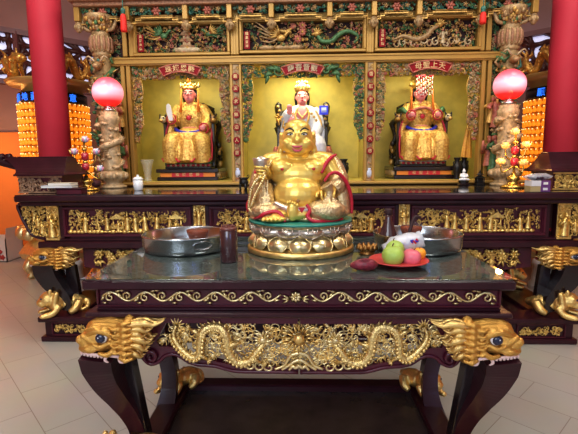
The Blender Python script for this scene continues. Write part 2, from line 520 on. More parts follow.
# ------------------------------------------------------------------ towers of little lit niches
M['tower_gold'] = mat('dull_gold_panel', (.62, .42, .14), .4, .3, .1, 6)
M['tower_back'] = mat('amber_brown', (.50, .20, .03), .5, .2, .2, 30, emit=(.8, .22, .01), es=.18)  # faint emission stands in for the niches' orange light on the drum
M['led_black'] = mat('display_black', (.004, .006, .012), .25)
M['led_blue'] = mat('blue_led', (.02, .1, .8), .4, emit=(.03, .22, 1.0), es=1.3)
def cell_mesh():
    g = MB()
    g.box(-.034, .034, -.004, .012, -.042, .042, 0, .004)
    g.ell((0, -.010, -.014), (.034, .016, .028), 1, 7, 5)
    g.ell((0, -.014, .016), (.021, .014, .022), 1, 6, 4)
    g.ell((.0, -.024, .030), (.007, .006, .008), 2, 5, 4)
    return lib('lit_niche', g, ['tower_back', 'orange_glow', 'white_glow'])
CELL = cell_mesh()
def tower(X, label, led, seed, px_vis):
    rng = random.Random(seed)
    Y = 5.75; R = .405
    z98 = pt(303, 99, Y-R).z; z87 = pt(303, 87, Y-R).z; z80 = pt(303, 79, Y-R).z; z72 = pt(303, 72, Y-R-.1).z
    t = thing('light_tower', label, 'tower', (X, Y, 0), 'towers of lit niches')
    g = MB(); g.lathe([(.30, .24), (.52, .26), (.56, .34), (.50, .42), (.42, .5), (.50, .60), (.50, .68), (.44, .74)], (X, Y, 0), 8, 0, False)
    for k in range(16):
        a = 2*PI*k/16
        g.ell((X+.5*math.cos(a), Y+.5*math.sin(a), .6), (.08, .08, .09), 0, 7, 5)
    part('base', g, 'gold_pale', t)
    g0 = None
    for k in range(6):
        a = 2*PI*(k+.5)/6+PI/2
        g = MB(); cx, cy = X+.46*math.cos(a), Y+.46*math.sin(a)
        g.tube(catmull([(cx-.05*math.cos(a), cy-.05*math.sin(a), .28), (cx+.06*math.cos(a), cy+.06*math.sin(a), .17), (cx, cy, .08), (cx+.05*math.cos(a), cy+.05*math.sin(a), .025)], 4), [.075, .06, .04, .05, .025], 8)
        part('foot', g, 'gold_pale', t)
    g = MB(); g.lathe([(R-.015, .72), (R-.015, z98)], (X, Y, 0), 44); part('drum', g, 'tower_back', t)
    g = MB(); g.lathe([(R+.0, z98), (R+.0, z87)], (X, Y, 0), 44); band = part('display_band', g, 'led_black', t, label='black band with blue lit characters')
    for k, ch in enumerate(led):
        g = MB()
        a = -PI/2+(k-(len(led)-1)/2)*.36
        Rm = Matrix.Rotation(a+PI/2, 3, 'Z')
        add_text(g, ch, .105, (X+(R+.006)*math.cos(a), Y+(R+.006)*math.sin(a), (z98+z87)/2), 0, .002, Rm); part('character', g, 'led_blue', band)
    g = MB(); g.lathe([(R-.04, z87), (R-.04, z80), (R+.10, z80+.01), (R+.13, z80+.05), (R+.13, z72), (R-.1, z72+.03)], (X, Y, 0), 44); part('top_plate', g, 'tower_gold', t)
    # coiling dragons on the plate
    for s in (-1, 1):
        g = MB(); P = []
        for k in range(26):
            u = k/25
            a = -PI/2+s*(.25+1.75*u); rr = R+.07+.03*math.sin(u*21)
            P.append((X+rr*math.cos(a), Y+rr*math.sin(a), z72+.14+.10*math.sin(u*17+1)))
        g.tube(P, [.05, .055, .05, .045, .03, .015], 8)
        g.ell(P[0], (.075, .07, .06)); g.ell(Vector(P[0])+Vector((-s*.06, -.03, -.01)), (.05, .04, .03))
        for k in range(2, 25):
            p = Vector(P[k])
            d = Vector((p.x-X, p.y-Y, 0)).normalized()
            g.ell(p+Vector((0, 0, .05)), (.02, .02, .035), 0, 5, 4)
            if k % 2 == 0:
                q = p+d*.02+Vector((rng.uniform(-.06, .06), 0, rng.uniform(-.11, -.03)))
                g.tube([p, (p+q)/2+d*.05, q], [.028, .022, .012], 5)
                q = p+d*.01+Vector((rng.uniform(-.09, .09), 0, rng.uniform(.05, .13)))
                g.tube([p, (p+q)/2-d*.03, q], [.026, .02, .008], 5)
        part('gold_dragon', g, 'gold_deep', t)
    # lit niches
    nA = 40; pitch = 2*PI/nA; dz = .088
    spots = []
    z = z98-.035; row = 0
    while z > .80:
        for k in range(nA):
            a = k*pitch+(row % 2)*pitch*0
            p = Vector((X+R*math.cos(a), Y+R*math.sin(a), z))
            spots.append((p, a))
        z -= dz; row += 1
    def score(q):
        p, a = q
        d = Vector((0, 0, H))-p
        facing = d.normalized().dot(Vector((math.cos(a), math.sin(a), 0)))
        px = proj(p)[0]
        vis = facing > .12 and px_vis(px) and p.z > 1.4
        return (1 if vis else 0, facing)
    spots.sort(key=score, reverse=True)
    for p, a in spots[:100]:
        inst('lit_niche', CELL, t, p+Vector((0, 0, rng.uniform(-.006, .006))), (0, rng.uniform(-.12, .12), a+PI/2+rng.uniform(-.15, .15)), (1, 1, rng.uniform(.88, 1.08)))
    g = MB()
    for p, a in spots[100:]:
        if math.sin(a) > .35: continue
        g.M = Matrix.Translation(p) @ Matrix.Rotation(a+PI/2, 4, 'Z')
        g.box(-.034, .034, -.004, .012, -.042, .042, 0)
        g.ell((0, -.010, -.014), (.034, .016, .028), 1, 7, 5)
        g.ell((0, -.014, .016), (.021, .014, .022), 1, 6, 4)
        g.ell((.0, -.024, .030), (.007, .006, .008), 2, 5, 4)
    g.M = None
    o = part('lit_niches', g, ['tower_back', 'orange_glow', 'white_glow'], t); o['kind'] = 'stuff'
tower(-3.30, 'round tower of glowing amber niches behind the left red pillar', '大願地藏平如意', 5, lambda x: x < 38 or x > 68)
tower(3.30, 'round tower of glowing amber niches behind the right red pillar', '願吉祥光明如意', 6, lambda x: x < 545)

# cardboard carton on the floor at far left
M['carton'] = mat('white_carton', (.72, .62, .55), .7); M['carton_red'] = mat('red_print', (.55, .06, .05), .7)
p = gz(-4, 262, 0)
t = thing('carton', 'open white carton with red flower print on the floor by the orange wall', 'box', (p.x, p.y+.2, 0))
x0, x1, y0, y1, zt = p.x-.22, p.x+.18, p.y, p.y+.4, .36
g = MB(); w = .012
g.box(x0, x1, y0, y0+w, 0, zt); g.box(x0, x1, y1-w, y1, 0, zt); g.box(x0, x0+w, y0, y1, 0, zt); g.box(x1-w, x1, y0, y1, 0, zt); g.box(x0, x1, y0, y1, 0, w)
part('body', g, 'carton', t)
for s in (0, 1):
    g = MB()
    xa = x0 if s == 0 else x1; dx = -.10 if s == 0 else .02
    g.add([(xa, y0, zt), (xa, y1, zt), (xa+dx, y1, zt+.16), (xa+dx, y0, zt+.16)], [(0, 1, 2, 3)], 0, False)
    part('flap', g, 'carton', t)
g = MB(); blossom(g, p.x+.02, .16, y0-.001, .11, 0, 0, 6); blossom(g, p.x-.12, .09, y0-.001, .06, 0, 0, 5); blossom(g, p.x+.11, .07, y0-.001, .05, 0, 0, 5)
part('print', g, 'carton_red', t, label='red printed flowers')
# red cushion stack / drum seat behind each altar end
# ================================================================== FRONT OFFERING TABLE
M['granite'] = mat('grey_speckled_tabletop', (.23, .24, .235), .06, 0, 0, 60, col2=(.145, .152, .15), spec=.8, coat=.5)
M['glass_edge'] = mat('green_glass_edge', (.10, .26, .24), .06, 0, spec=.8, alpha=.55)
M['wood_base'] = mat('brown_black_board', (.05, .032, .03), .25, 0, .2, 8)
_a, _b = pt(82, 279.8, 1.80), pt(516, 279, 1.80)
ZT = (_a.z+_b.z)/2; TX0 = (_a.x+_b.x)/2; TW = (_b.x-_a.x)/2+.011
def TP(px, py, Y=1.84): return pt(px, py, Y)
tab = thing('offering_table', 'dark maroon offering table with gold dragon frieze and beast-head corners, in front', 'table', (TX0, 2.3, 0))
def hx(px, py, Y): return abs(pt(px, py, Y).x-TX0)
# top
g = MB(); g.box(TX0-TW+.003, TX0+TW-.003, 1.803, 2.863, ZT-.052, ZT-.008, 0, .008); part('tabletop', g, 'wood', tab)
g = MB(); g.box(TX0-TW+.015, TX0+TW-.015, 1.825, 2.855, ZT-.0085, ZT-.004); part('granite_inlay', g, 'granite', tab)
g = MB(); g.box(TX0-TW, TX0+TW, 1.80, 2.866, ZT-.0045, ZT, 0, .0015)
part('glass_sheet', g, mat('clear_table_glass', (.75, .9, .86), .02, 0, trans=1.), tab, label='clear glass sheet with green edge')
# waist with gold vine
zw0, zw1 = TP(299, 307, 1.86).z, ZT-.05
g = MB(); g.box(TX0-TW+.042, TX0+TW-.042, 1.865, 2.82, zw0-.005, zw1, 0, .004)
g.frame(TX0-TW+.042, TX0+TW-.042, 1.852, 1.866, zw0, zw1, .010, 0, .003); part('waist', g, 'wood_red', tab)
zl0 = TP(303, 317, 1.83).z
g = MB(); g.box(TX0-TW+.006, TX0+TW-.006, 1.81, 2.86, zl0, zw0-.012, 0, .006); g.box(TX0-TW+.045, TX0+TW-.045, 1.845, 2.84, zw0-.013, zw0, 0, .004)
part('ledge', g, 'wood', tab)
def vine_strip(name, x0, x1, zc, amp, y, n, parent, m='gold_pale'):
    g = MB(); P = []
    K = n*12
    for k in range(K+1):
        x = x0+(x1-x0)*k/K
        if abs(x-(x0+x1)/2) < amp*1.6: continue
        P.append((x, y-.003, zc+amp*.62*math.sin(2*PI*k/12*1.0)*(1 if x < (x0+x1)/2 else -1)))
    L = [p for p in P if p[0] < (x0+x1)/2]; R = [p for p in P if p[0] >= (x0+x1)/2]
    for Q in (L, R): g.tube(Q, amp*.16, 6)
    st = (x1-x0)/n
    for k in range(n):
        for h in (0, 1):
            x = x0+st*(k+.25+.5*h)
            if abs(x-(x0+x1)/2) < amp*1.9: continue
            up = 1 if h == 0 else -1
            if x > (x0+x1)/2: up = -up
            d = 1 if x > (x0+x1)/2 else -1
            swirl(g, x+d*st*.02, zc-up*amp*.12, y-.004, amp*.58, PI/2*up+.4*d, 1.25, -up*d, amp*.15, 0, 6, 12)
            leaf(g, x+d*st*.02, zc-up*amp*.12, y-.006, up*PI/2, amp*.55, amp*.42)
            leaf(g, x-d*st*.12, zc+up*amp*.62, y-.004, -d*.3+(PI if d > 0 else 0), amp*1.0, amp*.5)
            leaf(g, x+d*st*.16, zc+up*amp*.15, y-.004, up*-.9 if d > 0 else PI+up*.9, amp*1.0, amp*.5)
            leaf(g, x+d*st*.08, zc-up*amp*.85, y-.004, (0 if d > 0 else PI), amp*.9, amp*.4)
    xm = (x0+x1)/2
    blossom(g, xm, zc, y-.006, amp*.9, 0, 0, 8)
    for s in (-1, 1):
        for a in (.5, 0, -.5): leaf(g, xm+s*amp*.7, zc-amp*.3, y-.004, (0 if s > 0 else PI)+s*a, amp*1.3, amp*.4)
    return part(name, g, m, parent)
vine_strip('gold_vine', TX0-TW+.066, TX0+TW-.066, (zw0+zw1)/2+.001, .034, 1.862, 11, tab)

# apron
def AP(px, py, Y=1.87): p = pt(px, py, Y); return (p.x, p.z)
ya = 1.87
half = [(300, 316), (455, 316), (462, 330), (462, 352), (456, 362), (449, 367), (441, 364), (436, 357), (428, 355), (420, 358), (412, 364), (402, 367), (384, 368), (372, 371), (360, 373), (300, 373)]
inner = [(300, 323), (434, 323), (440, 334), (444, 342), (441, 347), (432, 347), (424, 348), (414, 353), (404, 359), (386, 361), (372, 364), (358, 366.5), (300, 366.5)]
ctr = 299.
g = MB()
out = [AP(*q) for q in half]; inn = [AP(*q) for q in inner]
xm = AP(299, 340)[0]
def ring_prism(g, outer, innr, y0, y1, mi):
    """strip between two open outlines that start and end on the centre line"""
    no, ni = len(outer), len(innr)
    V = [(x, y, z) for (x, z) in outer for y in (y0, y1)]+[(x, y, z) for (x, z) in innr for y in (y0, y1)]
    Fs = []
    def nearest(i): return min(range(ni), key=lambda j: (outer[i][0]-innr[j][0])**2+(outer[i][1]-innr[j][1])**2)
    nn = [nearest(i) for i in range(no)]; nn[0] = 0; nn[-1] = ni-1
    for i in range(1, no): nn[i] = max(nn[i], nn[i-1])
    for s in (0, 1):
        for i in range(no-1):
            a, b = nn[i], nn[i+1]
            poly = [2*i+s, 2*(i+1)+s]+[2*no+2*j+s for j in range(b, a-1, -1)]
            Fs.append(tuple(poly))
    for i in range(no-1): Fs.append((2*i, 2*i+1, 2*i+3, 2*i+2))
    for j in range(ni-1): Fs.append((2*no+2*j, 2*no+2*j+1, 2*no+2*j+3, 2*no+2*j+2))
    g.add(V, Fs, mi, False)
for s in (1, -1):
    o2 = [(xm+s*(x-xm), z) for x, z in out]; i2 = [(xm+s*(x-xm), z) for x, z in inn]
    ring_prism(g, o2, i2, ya-.012, ya+.028, 0)
# rolled lower lip and cloud curl
for s in (1, -1):
    P = [(xm+s*(AP(*q)[0]-xm), ya-.012, AP(*q)[1]) for q in [(462, 352), (456, 361), (449, 365), (441, 362), (436, 357), (428, 354.5), (420, 356.5), (411, 362), (402, 364.5), (384, 366), (372, 369), (360, 371), (330, 371), (300, 371)]]
    g.tube(catmull(P, 4), .009, 8, 0)
    q = AP(449, 357)
    swirl(g, xm+s*(q[0]-xm), q[1], ya-.018, .035, -1.2 if s > 0 else PI+1.2, 1.3, s, .011, 0, 7, 20)
    q = AP(458, 345)
    swirl(g, xm+s*(q[0]-xm), q[1], ya-.016, .03, -2 if s > 0 else PI+2, 1.2, -s, .011, 0, 7, 18)
part('apron', g, 'wood_red', tab)
zb = zl0
# side aprons (plain boards with a scalloped foot) and back apron
for s in (-1, 1):
    g = MB(); g.box(TX0+s*.80, TX0+s*.83, 2.0, 2.70, .80, zb+.002, 0, .004); part('side_apron', g, 'wood_red', tab)
g = MB(); g.box(TX0-.75, TX0+.75, 2.72, 2.75, .815, zb+.002, 0, .004); part('rear_apron', g, 'wood', tab)

# gilded frieze : two dragons chasing a sun over waves, clouds between
PXM = .00438
rng = random.Random(11)
def apx(pts, s, Y): 
    o = []
    for q in pts:
        p = pt(q[0], q[1], Y-(q[2] if len(q) > 2 else 0))
        o.append((xm+s*(p.x-xm), p.y, p.z))
    return o
M['scale_gold'] = mat('gold_dragon_scales', (.82, .58, .24), .3, .85, .3, 120, .5, 110)
fr = None
cl = MB()
def inside_cut(x, z):
    ax = xm+abs(x-xm)
    for i in range(len(inn)-1):
        (xa, za), (xb, zb2) = inn[i], inn[i+1]
    # ray test on the closed half outline
    poly = inn
    c = False; n = len(poly); j = n-1
    for i in range(n):
        xi, zi = poly[i]; xj, zj = poly[j]
        if (zi > z) != (zj > z) and ax < (xj-xi)*(z-zi)/(zj-zi)+xi: c = not c
        j = i
    return c or (abs(x-xm) < .01 and inn[-1][1] < z < inn[0][1])
X1 = max(q[0] for q in inn)
zA, zB = inn[-1][1], inn[0][1]
for k in range(640):
    x = rng.uniform(2*xm-X1, X1); z = rng.uniform(zA, zB)
    if not inside_cut(x, z): continue
    u = rng.random()
    if u < .62: swirl(cl, x, z, ya+.004, rng.uniform(.016, .03), rng.uniform(0, 6.3), rng.uniform(.9, 1.5), rng.choice((-1, 1)), rng.uniform(.0035, .0052), k % 2, 5, 14)
    else:
        a = rng.uniform(0, 6.3)
        for j in range(3): leaf(cl, x, z, ya+.004, a+(j-1)*.6, .026, .010, k % 2)
clouds = part('cloud_scrolls', cl, ['gold', 'gold_pale'], tab)
for s in (1, -1):
    g = MB()
    B = [(334, 343, .012), (341, 352, .02), (350, 362, .02), (362, 363, .022), (370, 353, .022), (372, 340, .022), (376, 330, .018), (385, 327, .014), (395, 331, .018), (399, 342, .022), (400, 355, .022), (407, 359, .02), (416, 353, .018), (424, 344, .014), (427, 335, .010), (424, 327, .008)]
    P = apx(B, s, ya)
    C = catmull(P, 7)
    g.tube(C, [.015, .019, .021, .022, .021, .019, .017, .013, .006], 10)
    # dorsal spines
    for k in range(6, len(C)-4, 3):
        t = (C[k+1]-C[k-1]).normalized()
        nrm = Vector((-t.z, 0, t.x))*s
        g.tube([C[k]+nrm*.016-Vector((0, .006, 0)), C[k]+nrm*.034+t*.012], [.0075, .001], 4)
    # belly plates
    for k in range(4, len(C)-6, 2):
        t = (C[k+1]-C[k-1]).normalized()
        nrm = Vector((t.z, 0, -t.x))*s
        g.ell(C[k]+nrm*.012-Vector((0, .014, 0)), (.009, .008, .009), 0, 6, 4)
    # legs with claws
    for q, e in (((352, 360), (336, 364)), ((373, 350), (358, 343)), ((398, 337), (410, 330)), ((403, 356), (392, 361))):
        a, b = apx([(*q, .02), (*e, .022)], s, ya)
        a = Vector(a); b = Vector(b)
        g.tube([a, (a+b)/2+Vector((0, -.012, .012)), b], [.014, .011, .007], 6)
        d = (b-a).normalized()
        for j in (-1, 0, 1, 2):
            dd = Matrix.Rotation(j*.6-.3, 3, 'Y') @ d
            g.tube([b, b+dd*.016+Vector((0, -.005, 0)), b+dd*.024], [.005, .0045, .001], 5)
    # tail flames
    tp = C[-1]
    for j in range(6):
        a = 1.0+j*.45
        leaf(g, tp.x, tp.z, tp.y, a if s > 0 else PI-a, .05, .014)
    part('gold_dragon', g, 'scale_gold', tab)
    g = MB()
    hd = apx([(335, 340, .022)], s, ya)[0]
    h = Vector(hd)
    g.ell(h, (.024, .022, .020)); g.ell(h+Vector((-s*.024, -.006, -.002)), (.020, .016, .010)); g.ell(h+Vector((-s*.040, -.010, .003)), (.008, .009, .007))
    g.ell(h+Vector((-s*.020, -.002, -.017)), (.017, .012, .006))
    g.ell(h+Vector((-s*.008, -.019, .010)), (.006, .006, .006))
    for j in range(9):
        a = .3+j*.42
        L = .05+.012*math.sin(j*2.1)
        d = Vector((s*math.cos(a-1.2), -.15, math.sin(a-1.2)))
        g.tube([h+d*.014, h+d*.034+Vector((0, -.008, .004)), h+d*L], [.0065, .005, .001], 5)
    for j in (0, 1):
        g.tube(catmull([h+Vector((0, -.01, .016)), h+Vector((s*.022, -.012, .034+j*.01)), h+Vector((s*.05, -.008, .030+j*.016))], 4), [.0055, .0015], 5)
        g.tube(catmull([h+Vector((-s*.04, -.012, -.004)), h+Vector((-s*.055, -.014, .012-j*.03)), h+Vector((-s*.05, -.012, .03-j*.055))], 4), [.003, .001], 4)
    part('dragon_head', g, 'gold_pale', tab)
g = MB()
p = pt(298.5, 338, ya-.01)
g.ell((xm, ya-.02, p.z), (.026, .02, .026), 0, 16, 10)
for k in range(16): leaf(g, xm+.024*math.cos(k*PI/8), p.z+.024*math.sin(k*PI/8), ya-.01, k*PI/8, .038 if k % 2 else .05, .014)
for s in (-1, 1):
    for j in range(4): leaf(g, xm+s*.03, p.z-.02+.018*j, ya-.004, (0 if s > 0 else PI)+s*(.2*j-.2), .06, .016)
part('flaming_sun', g, 'gold', tab)
g = MB()
for j, (w, z0, z1) in enumerate(((24, 372, 352), (17, 372, 358), (10, 372, 363))):
    for s in (-1, 1):
        P = [pt(299, z1, ya), pt(299+s*w*.35, z1+2.5, ya), pt(299+s*w*.62, z0-8, ya), pt(299+s*w, z0-4, ya)]
        P = [(q.x-pt(299, 340, ya).x+xm, ya-.012-.005*j, q.z) for q in P]
        g.tube(catmull(P, 5), [.010, .008, .006], 7)
for s in (-1, 1):
    for j in range(3):
        q = pt(299+s*(30+j*9), 366-j*1, ya)
        swirl(g, q.x-pt(299, 340, ya).x+xm, q.z, ya-.01, .024, PI/2, 1.2, -s, .006, 0, 6, 16)
part('wave_crest', g, 'gold_pale', tab)

# corner beast heads  (local frame: x outwards, y front is minus, z up; unit = one photo pixel)
KH = .00437
def head_meshes():
    g = MB()
    E = g.ell
    E((-4, 0, 6), (18, 15, 13)); E((9, 0, -2), (15, 14, 12)); E((20, 0, -6.5), (10, 11, 10.2)); E((18, 0, -13), (12, 12, 6)); E((10, 0, 7), (11, 11, 9)); E((-2, 0, 10), (18, 13, 7))
    E((-14, 0, -4), (12, 16, 16)); E((-24, 0, 0), (9, 17, 22)); E((-26, 0, -14), (6.5, 15, 13)); E((4, 0, -11), (13, 12, 6))
    for s in (-1, 1):
        E((24, s*7, -3), (5, 5, 5)); E((14, s*9, -12), (8, 5, 4.5))                      # nostril, lip
        g.tube(catmull([(-10, s*13, 4), (-2, s*15.5, 9), (8, s*14, 8), (16, s*11, 3)], 4), [3.2, 3.6, 2.6, 2], 7)      # brow
        g.tube(catmull([(-8, s*14, -3), (0, s*15.5, -7), (9, s*14, -5)], 4), [2, 2.6, 2], 7)          # lower lid
        g.tube(catmull([(10, s*12, -4), (17, s*12, 1), (22, s*10, 3)], 4), [2.4, 2.8, 2], 7)
        g.tube(catmull([(-14, s*15, -8), (-6, s*15.5, -15), (4, s*14, -14)], 4), [2.6, 3, 2], 7)
        # frill scallops
        for k in range(7):
            z = 18-6.2*k
            g.tube([(-17, s*14.5, z*.9-1), (-24, s*18, z-1), (-31, s*15, z)], [2.2, 2.8, 1.4], 6)
        for k in range(5):
            z = 13-6*k
            g.tube(catmull([(-9, s*15, z), (-14, s*17.5, z-2), (-18, s*16.5, z-1)], 3), [1.2, 2.0, 1.2], 5)
    # combed strands over the crown
    for k in range(9):
        y = -13+26*k/8
        w = math.sqrt(max(0, 1-(y/16)**2))
        g.tube(catmull([(18, y*.8, 3+7*w), (10, y*.95, 6+9.5*w), (-2, y*1.05, 6.5+10*w), (-14, y*1.08, 6+9.5*w), (-26, y*1.05, 8+7*w)], 4), [1.0, 1.6, 1.8, 1.6, 1.2], 6)
    head = remesh(g, .9, 3)
    m = MB()
    rr = random.Random(2)
    spk = [((-22, 12), (-60, 15.5), 4.6), ((-24, 8), (-49, 8.5), 4.2), ((-26, 4), (-43, 3), 4.2), ((-26, 0), (-48, -4), 4.6), ((-27, -7), (-44, -12), 4.2), ((-26, -13), (-39, -20), 3.6), ((-26, 14), (-47, 16), 3.2)]
    for (a, b, r) in spk:
        for y in (-11, -5, 5, 11):
            dy = y*.75
            mid = ((a[0]+b[0])/2, y*1.1, (a[1]+b[1])/2+rr.uniform(1, 2.5))
            q3 = (a[0]*.25+b[0]*.75, y*.95, a[1]*.25+b[1]*.75-1.2)
            m.tube(catmull([(a[0], y, a[1]), mid, q3, (b[0], dy, b[1]+1)], 4), [r*.7, r*.85, r*.5, .3], 7)
    mane = m
    return head, mane
HEAD, MANE = head_meshes()
HEADm = lib('beast_head', HEAD, ['gold_deep']); MANEm = lib('mane', MANE, ['gold'])
def simple(mb_fn, mats, nm, s=None):
    g = MB()
    if s is None: mb_fn(g)
    else: mb_fn(g, s)
    return lib(nm, g, mats)
def eye_fn(g, s):
    g.ell((0, s*13.4, 1.5), (6.0, 3.4, 5.6), 0, 14, 8)
def pupil_fn(g, s):
    if 1:
        g.ell((.4, s*15.4, 1.5), (5.0, 2.3, 4.7), 0, 14, 8); g.ell((1.5, s*17.6, 2.8), (.8, .3, .8), 1, 6, 4)  # the small white dot is a glint modelled onto the pupil
def teeth_fn(g, s):
    if 1:
        g.tube([(-22, s*12, -19.5), (-3, s*12, -17), (10, s*11, -17), (25, s*6.5, -17)], 1.6, 6)
        for k in range(8):
            u = k/7
            g.tube([(-2+26*u, s*(11.5-5*u*u), -17-.2*u), (-2+26.4*u, s*(12-5*u*u), -20.3+.8*u)], [2.0, 1.3], 6)
        g.tube(catmull([(-3, s*12, -18), (-2, s*13, -22), (-6, s*12.5, -25)], 3), [2.0, 1.6, .4], 6)
        g.tube(catmull([(-16, s*12, -20), (-17, s*13, -23.5), (-22, s*12, -25)], 3), [2.0, 1.5, .4], 6)
SIDES = (-1, 1)
EYEm = [simple(eye_fn, ['eye_white'], 'eye', s) for s in SIDES]; PUPm = [simple(pupil_fn, ['pupil', 'eye_white'], 'pupil', s) for s in SIDES]; TEEm = [simple(teeth_fn, ['tooth'], 'teeth', s) for s in SIDES]
def beast(parent, loc, s, k, rot=0., kz=1.):
    o = inst('beast_head', HEADm, parent, loc, (0, 0, rot), (s*k, k, k*kz)); o['label'] = 'gold beast head with flame mane'
    for nm, me, lb in [('mane', MANEm, None)]+[('eye', m_, 'white eyeball') for m_ in EYEm]+[('pupil', m_, 'dark blue pupil') for m_ in PUPm]+[('tooth_row', m_, 'pinkish ivory teeth') for m_ in TEEm]:
        c = bpy.data.objects.new(nm, me); COL.objects.link(c); c.parent = o
        if lb: c['label'] = lb
    return o
YH = 1.80
eR = pt(496.5, 336.5, YH-.06); eL = pt(101.5, 339, YH-.06)
ze = (eR.z+eL.z)/2
xh = (eR.x-eL.x)/2; xc = (eR.x+eL.x)/2
for s in (1, -1): beast(tab, (xc+s*(xh+.010), YH+.02, ze-.020), s, KH*1.02)
for s in (1, -1): beast(tab, (xc+s*xh*.93, 2.62, ze), s, KH*.92)

# cabriole legs, diamond in section, with gold lions under the feet
def leg_mesh(s, front=True):
    g = MB()
    pts = [(101, 352, 22), (101.5, 366, 21), (105.5, 384, 17.5), (113.5, 402, 14), (122.5, 419, 12.2), (129, 436, 11.3), (131.5, 454, 11), (130, 472, 12), (126, 486, 13)]
    P = []; R = []
    for q in pts:
        p = pt(q[0], q[1], YH+.02)
        dx = abs(p.x-xc)
        y = YH+.04+.15*(q[1]-357)/130 if front else 2.58-.22*(q[1]-357)/130
        P.append((xc+s*(dx if front else dx*1.0), y, p.z)); R.append(q[2]*KH*(1.10 if front else 1.10+.35*max(0, q[1]-410)/76))
    P2 = catmull(P, 5); 
    g.tube(P2, R, 4, 0, sm=False, up=(.72*s, -.69 if front else .69, 0))
    # ridge mouldings along the corners
    return g
for f in (True, False):
    for s in (1, -1): part('leg', leg_mesh(s, f), 'wood', tab)
# inner braces behind front legs
for s in (1, -1):
    g = MB()
    q = [(121, 358), (133, 358), (149, 434), (152, 470), (140, 470), (133, 434)]
    V = []
    for a in q:
        p = pt(a[0], a[1], 1.92); V.append((xc+s*abs(p.x-xc), p.z))
    g.prism(V, 1.90, 1.96); part('leg_brace', g, 'wood_black', tab)
# lion feet
def lion_mesh():
    """lying guardian lion, unit height about 1, looks to +x"""
    g = MB(); E = g.ell
    E((-.35, 0, .36), (.55, .30, .30)); E((.10, 0, .42), (.34, .32, .34)); E((.36, 0, .58), (.30, .30, .30)); E((.58, 0, .50), (.17, .20, .15)); E((.66, 0, .55), (.07, .09, .06))
    E((.54, 0, .38), (.14, .17, .06))
    for s in (-1, 1):
        E((.30, s*.22, .88), (.08, .06, .13)); E((.46, s*.17, .70), (.10, .09, .06)); E((.56, s*.13, .44), (.10, .08, .09))
        g.tube(catmull([(.05, s*.28, .36), (.25, s*.34, .14), (.52, s*.32, .08)], 3), [.14, .12, .11], 8)
        E((.58, s*.32, .08), (.13, .11, .09))
        g.tube(catmull([(-.6, s*.25, .4), (-.45, s*.40, .2), (-.25, s*.38, .08)], 3), [.18, .16, .10], 8)
        for k in range(6):
            a = -1+.45*k
            E((.16-.05*math.sin(a), s*.30, .58+.3*math.sin(a)*.8), (.10, .07, .08))
    for k in range(5): E((.12, -.24+.12*k, .84-.05*abs(k-2)), (.10, .08, .09))
    g.tube(catmull([(-.8, 0, .4), (-.92, .1, .3), (-.86, .3, .16), (-.62, .42, .10)], 3), [.10, .12, .10, .03], 8)
    return remesh(g, .035, 2)
LION = lib('lion_foot', lion_mesh(), ['gold'])
def lion_face(g):
    for s in (-1, 1): g.ell((.57, s*.13, .66), (.05, .055, .05), 0, 8, 5)
    g.ell((.64, 0, .44), (.09, .14, .022), 1, 8, 5)
LFACE = simple(lion_face, ['pupil', 'trim_red'], 'lion_face')
def lion(parent, loc, ang, k):
    o = inst('lion_foot', LION, parent, loc, (0, 0, ang), (k, k, k)); o['label'] = 'crouching gold lion'
    c = bpy.data.objects.new('eyes_and_mouth', LFACE); COL.objects.link(c); c.parent = o; c['label'] = 'dark eyes and red mouth'
    return o
zp = .09
for s in (1, -1):
    p = pt(104, 436, 1.82)
    lion(tab, (xc+s*.80, 1.80, zp), -PI/2+s*.80, .20)
    lion(tab, (xc+s*.76, 2.50, zp), (-.9 if s > 0 else PI+.9), .18)
# base frame
g = MB()
g.box(TX0-.92, TX0+.92, 1.70, 1.82, .0, zp, 0, .012); g.box(TX0-.84, TX0+.84, 2.56, 2.66, .0, zp, 0, .01)
for s in (-1, 1): g.box(TX0+s*.70, TX0+s*.83, 1.76, 2.6, .0, zp-.002, 0, .01)
base = part('base_frame', g, 'wood', tab)
g = MB(); g.box(TX0-.72, TX0+.72, 1.80, 2.58, .03, .05); part('base_board', g, 'wood_base', tab)
# ================================================================== LAUGHING BUDDHA
BK = .00572
bc = gz(300.5, 250, ZT)
BX, BY = bc.x, 2.46
bud = thing('laughing_buddha_statue', 'seated gold laughing buddha statue on a lotus pedestal, centre of the front table', 'statue', (BX, BY, ZT))
S4 = Matrix.Translation((BX, BY, ZT)) @ Matrix.Scale(BK, 4)
def bpart(name, g, mats, parent=None, label=None):
    me = g.mesh(name) if isinstance(g, MB) else g
    for v in me.vertices:
        z = v.co.z
        v.co.z = z if z < 8 else (8+(z-8)*.74 if z < 40.4 else 32+(z-40.4)*.935)
    me.transform(Matrix.Scale(BK, 4))
    return part(name, me, mats, parent or bud, False, label)
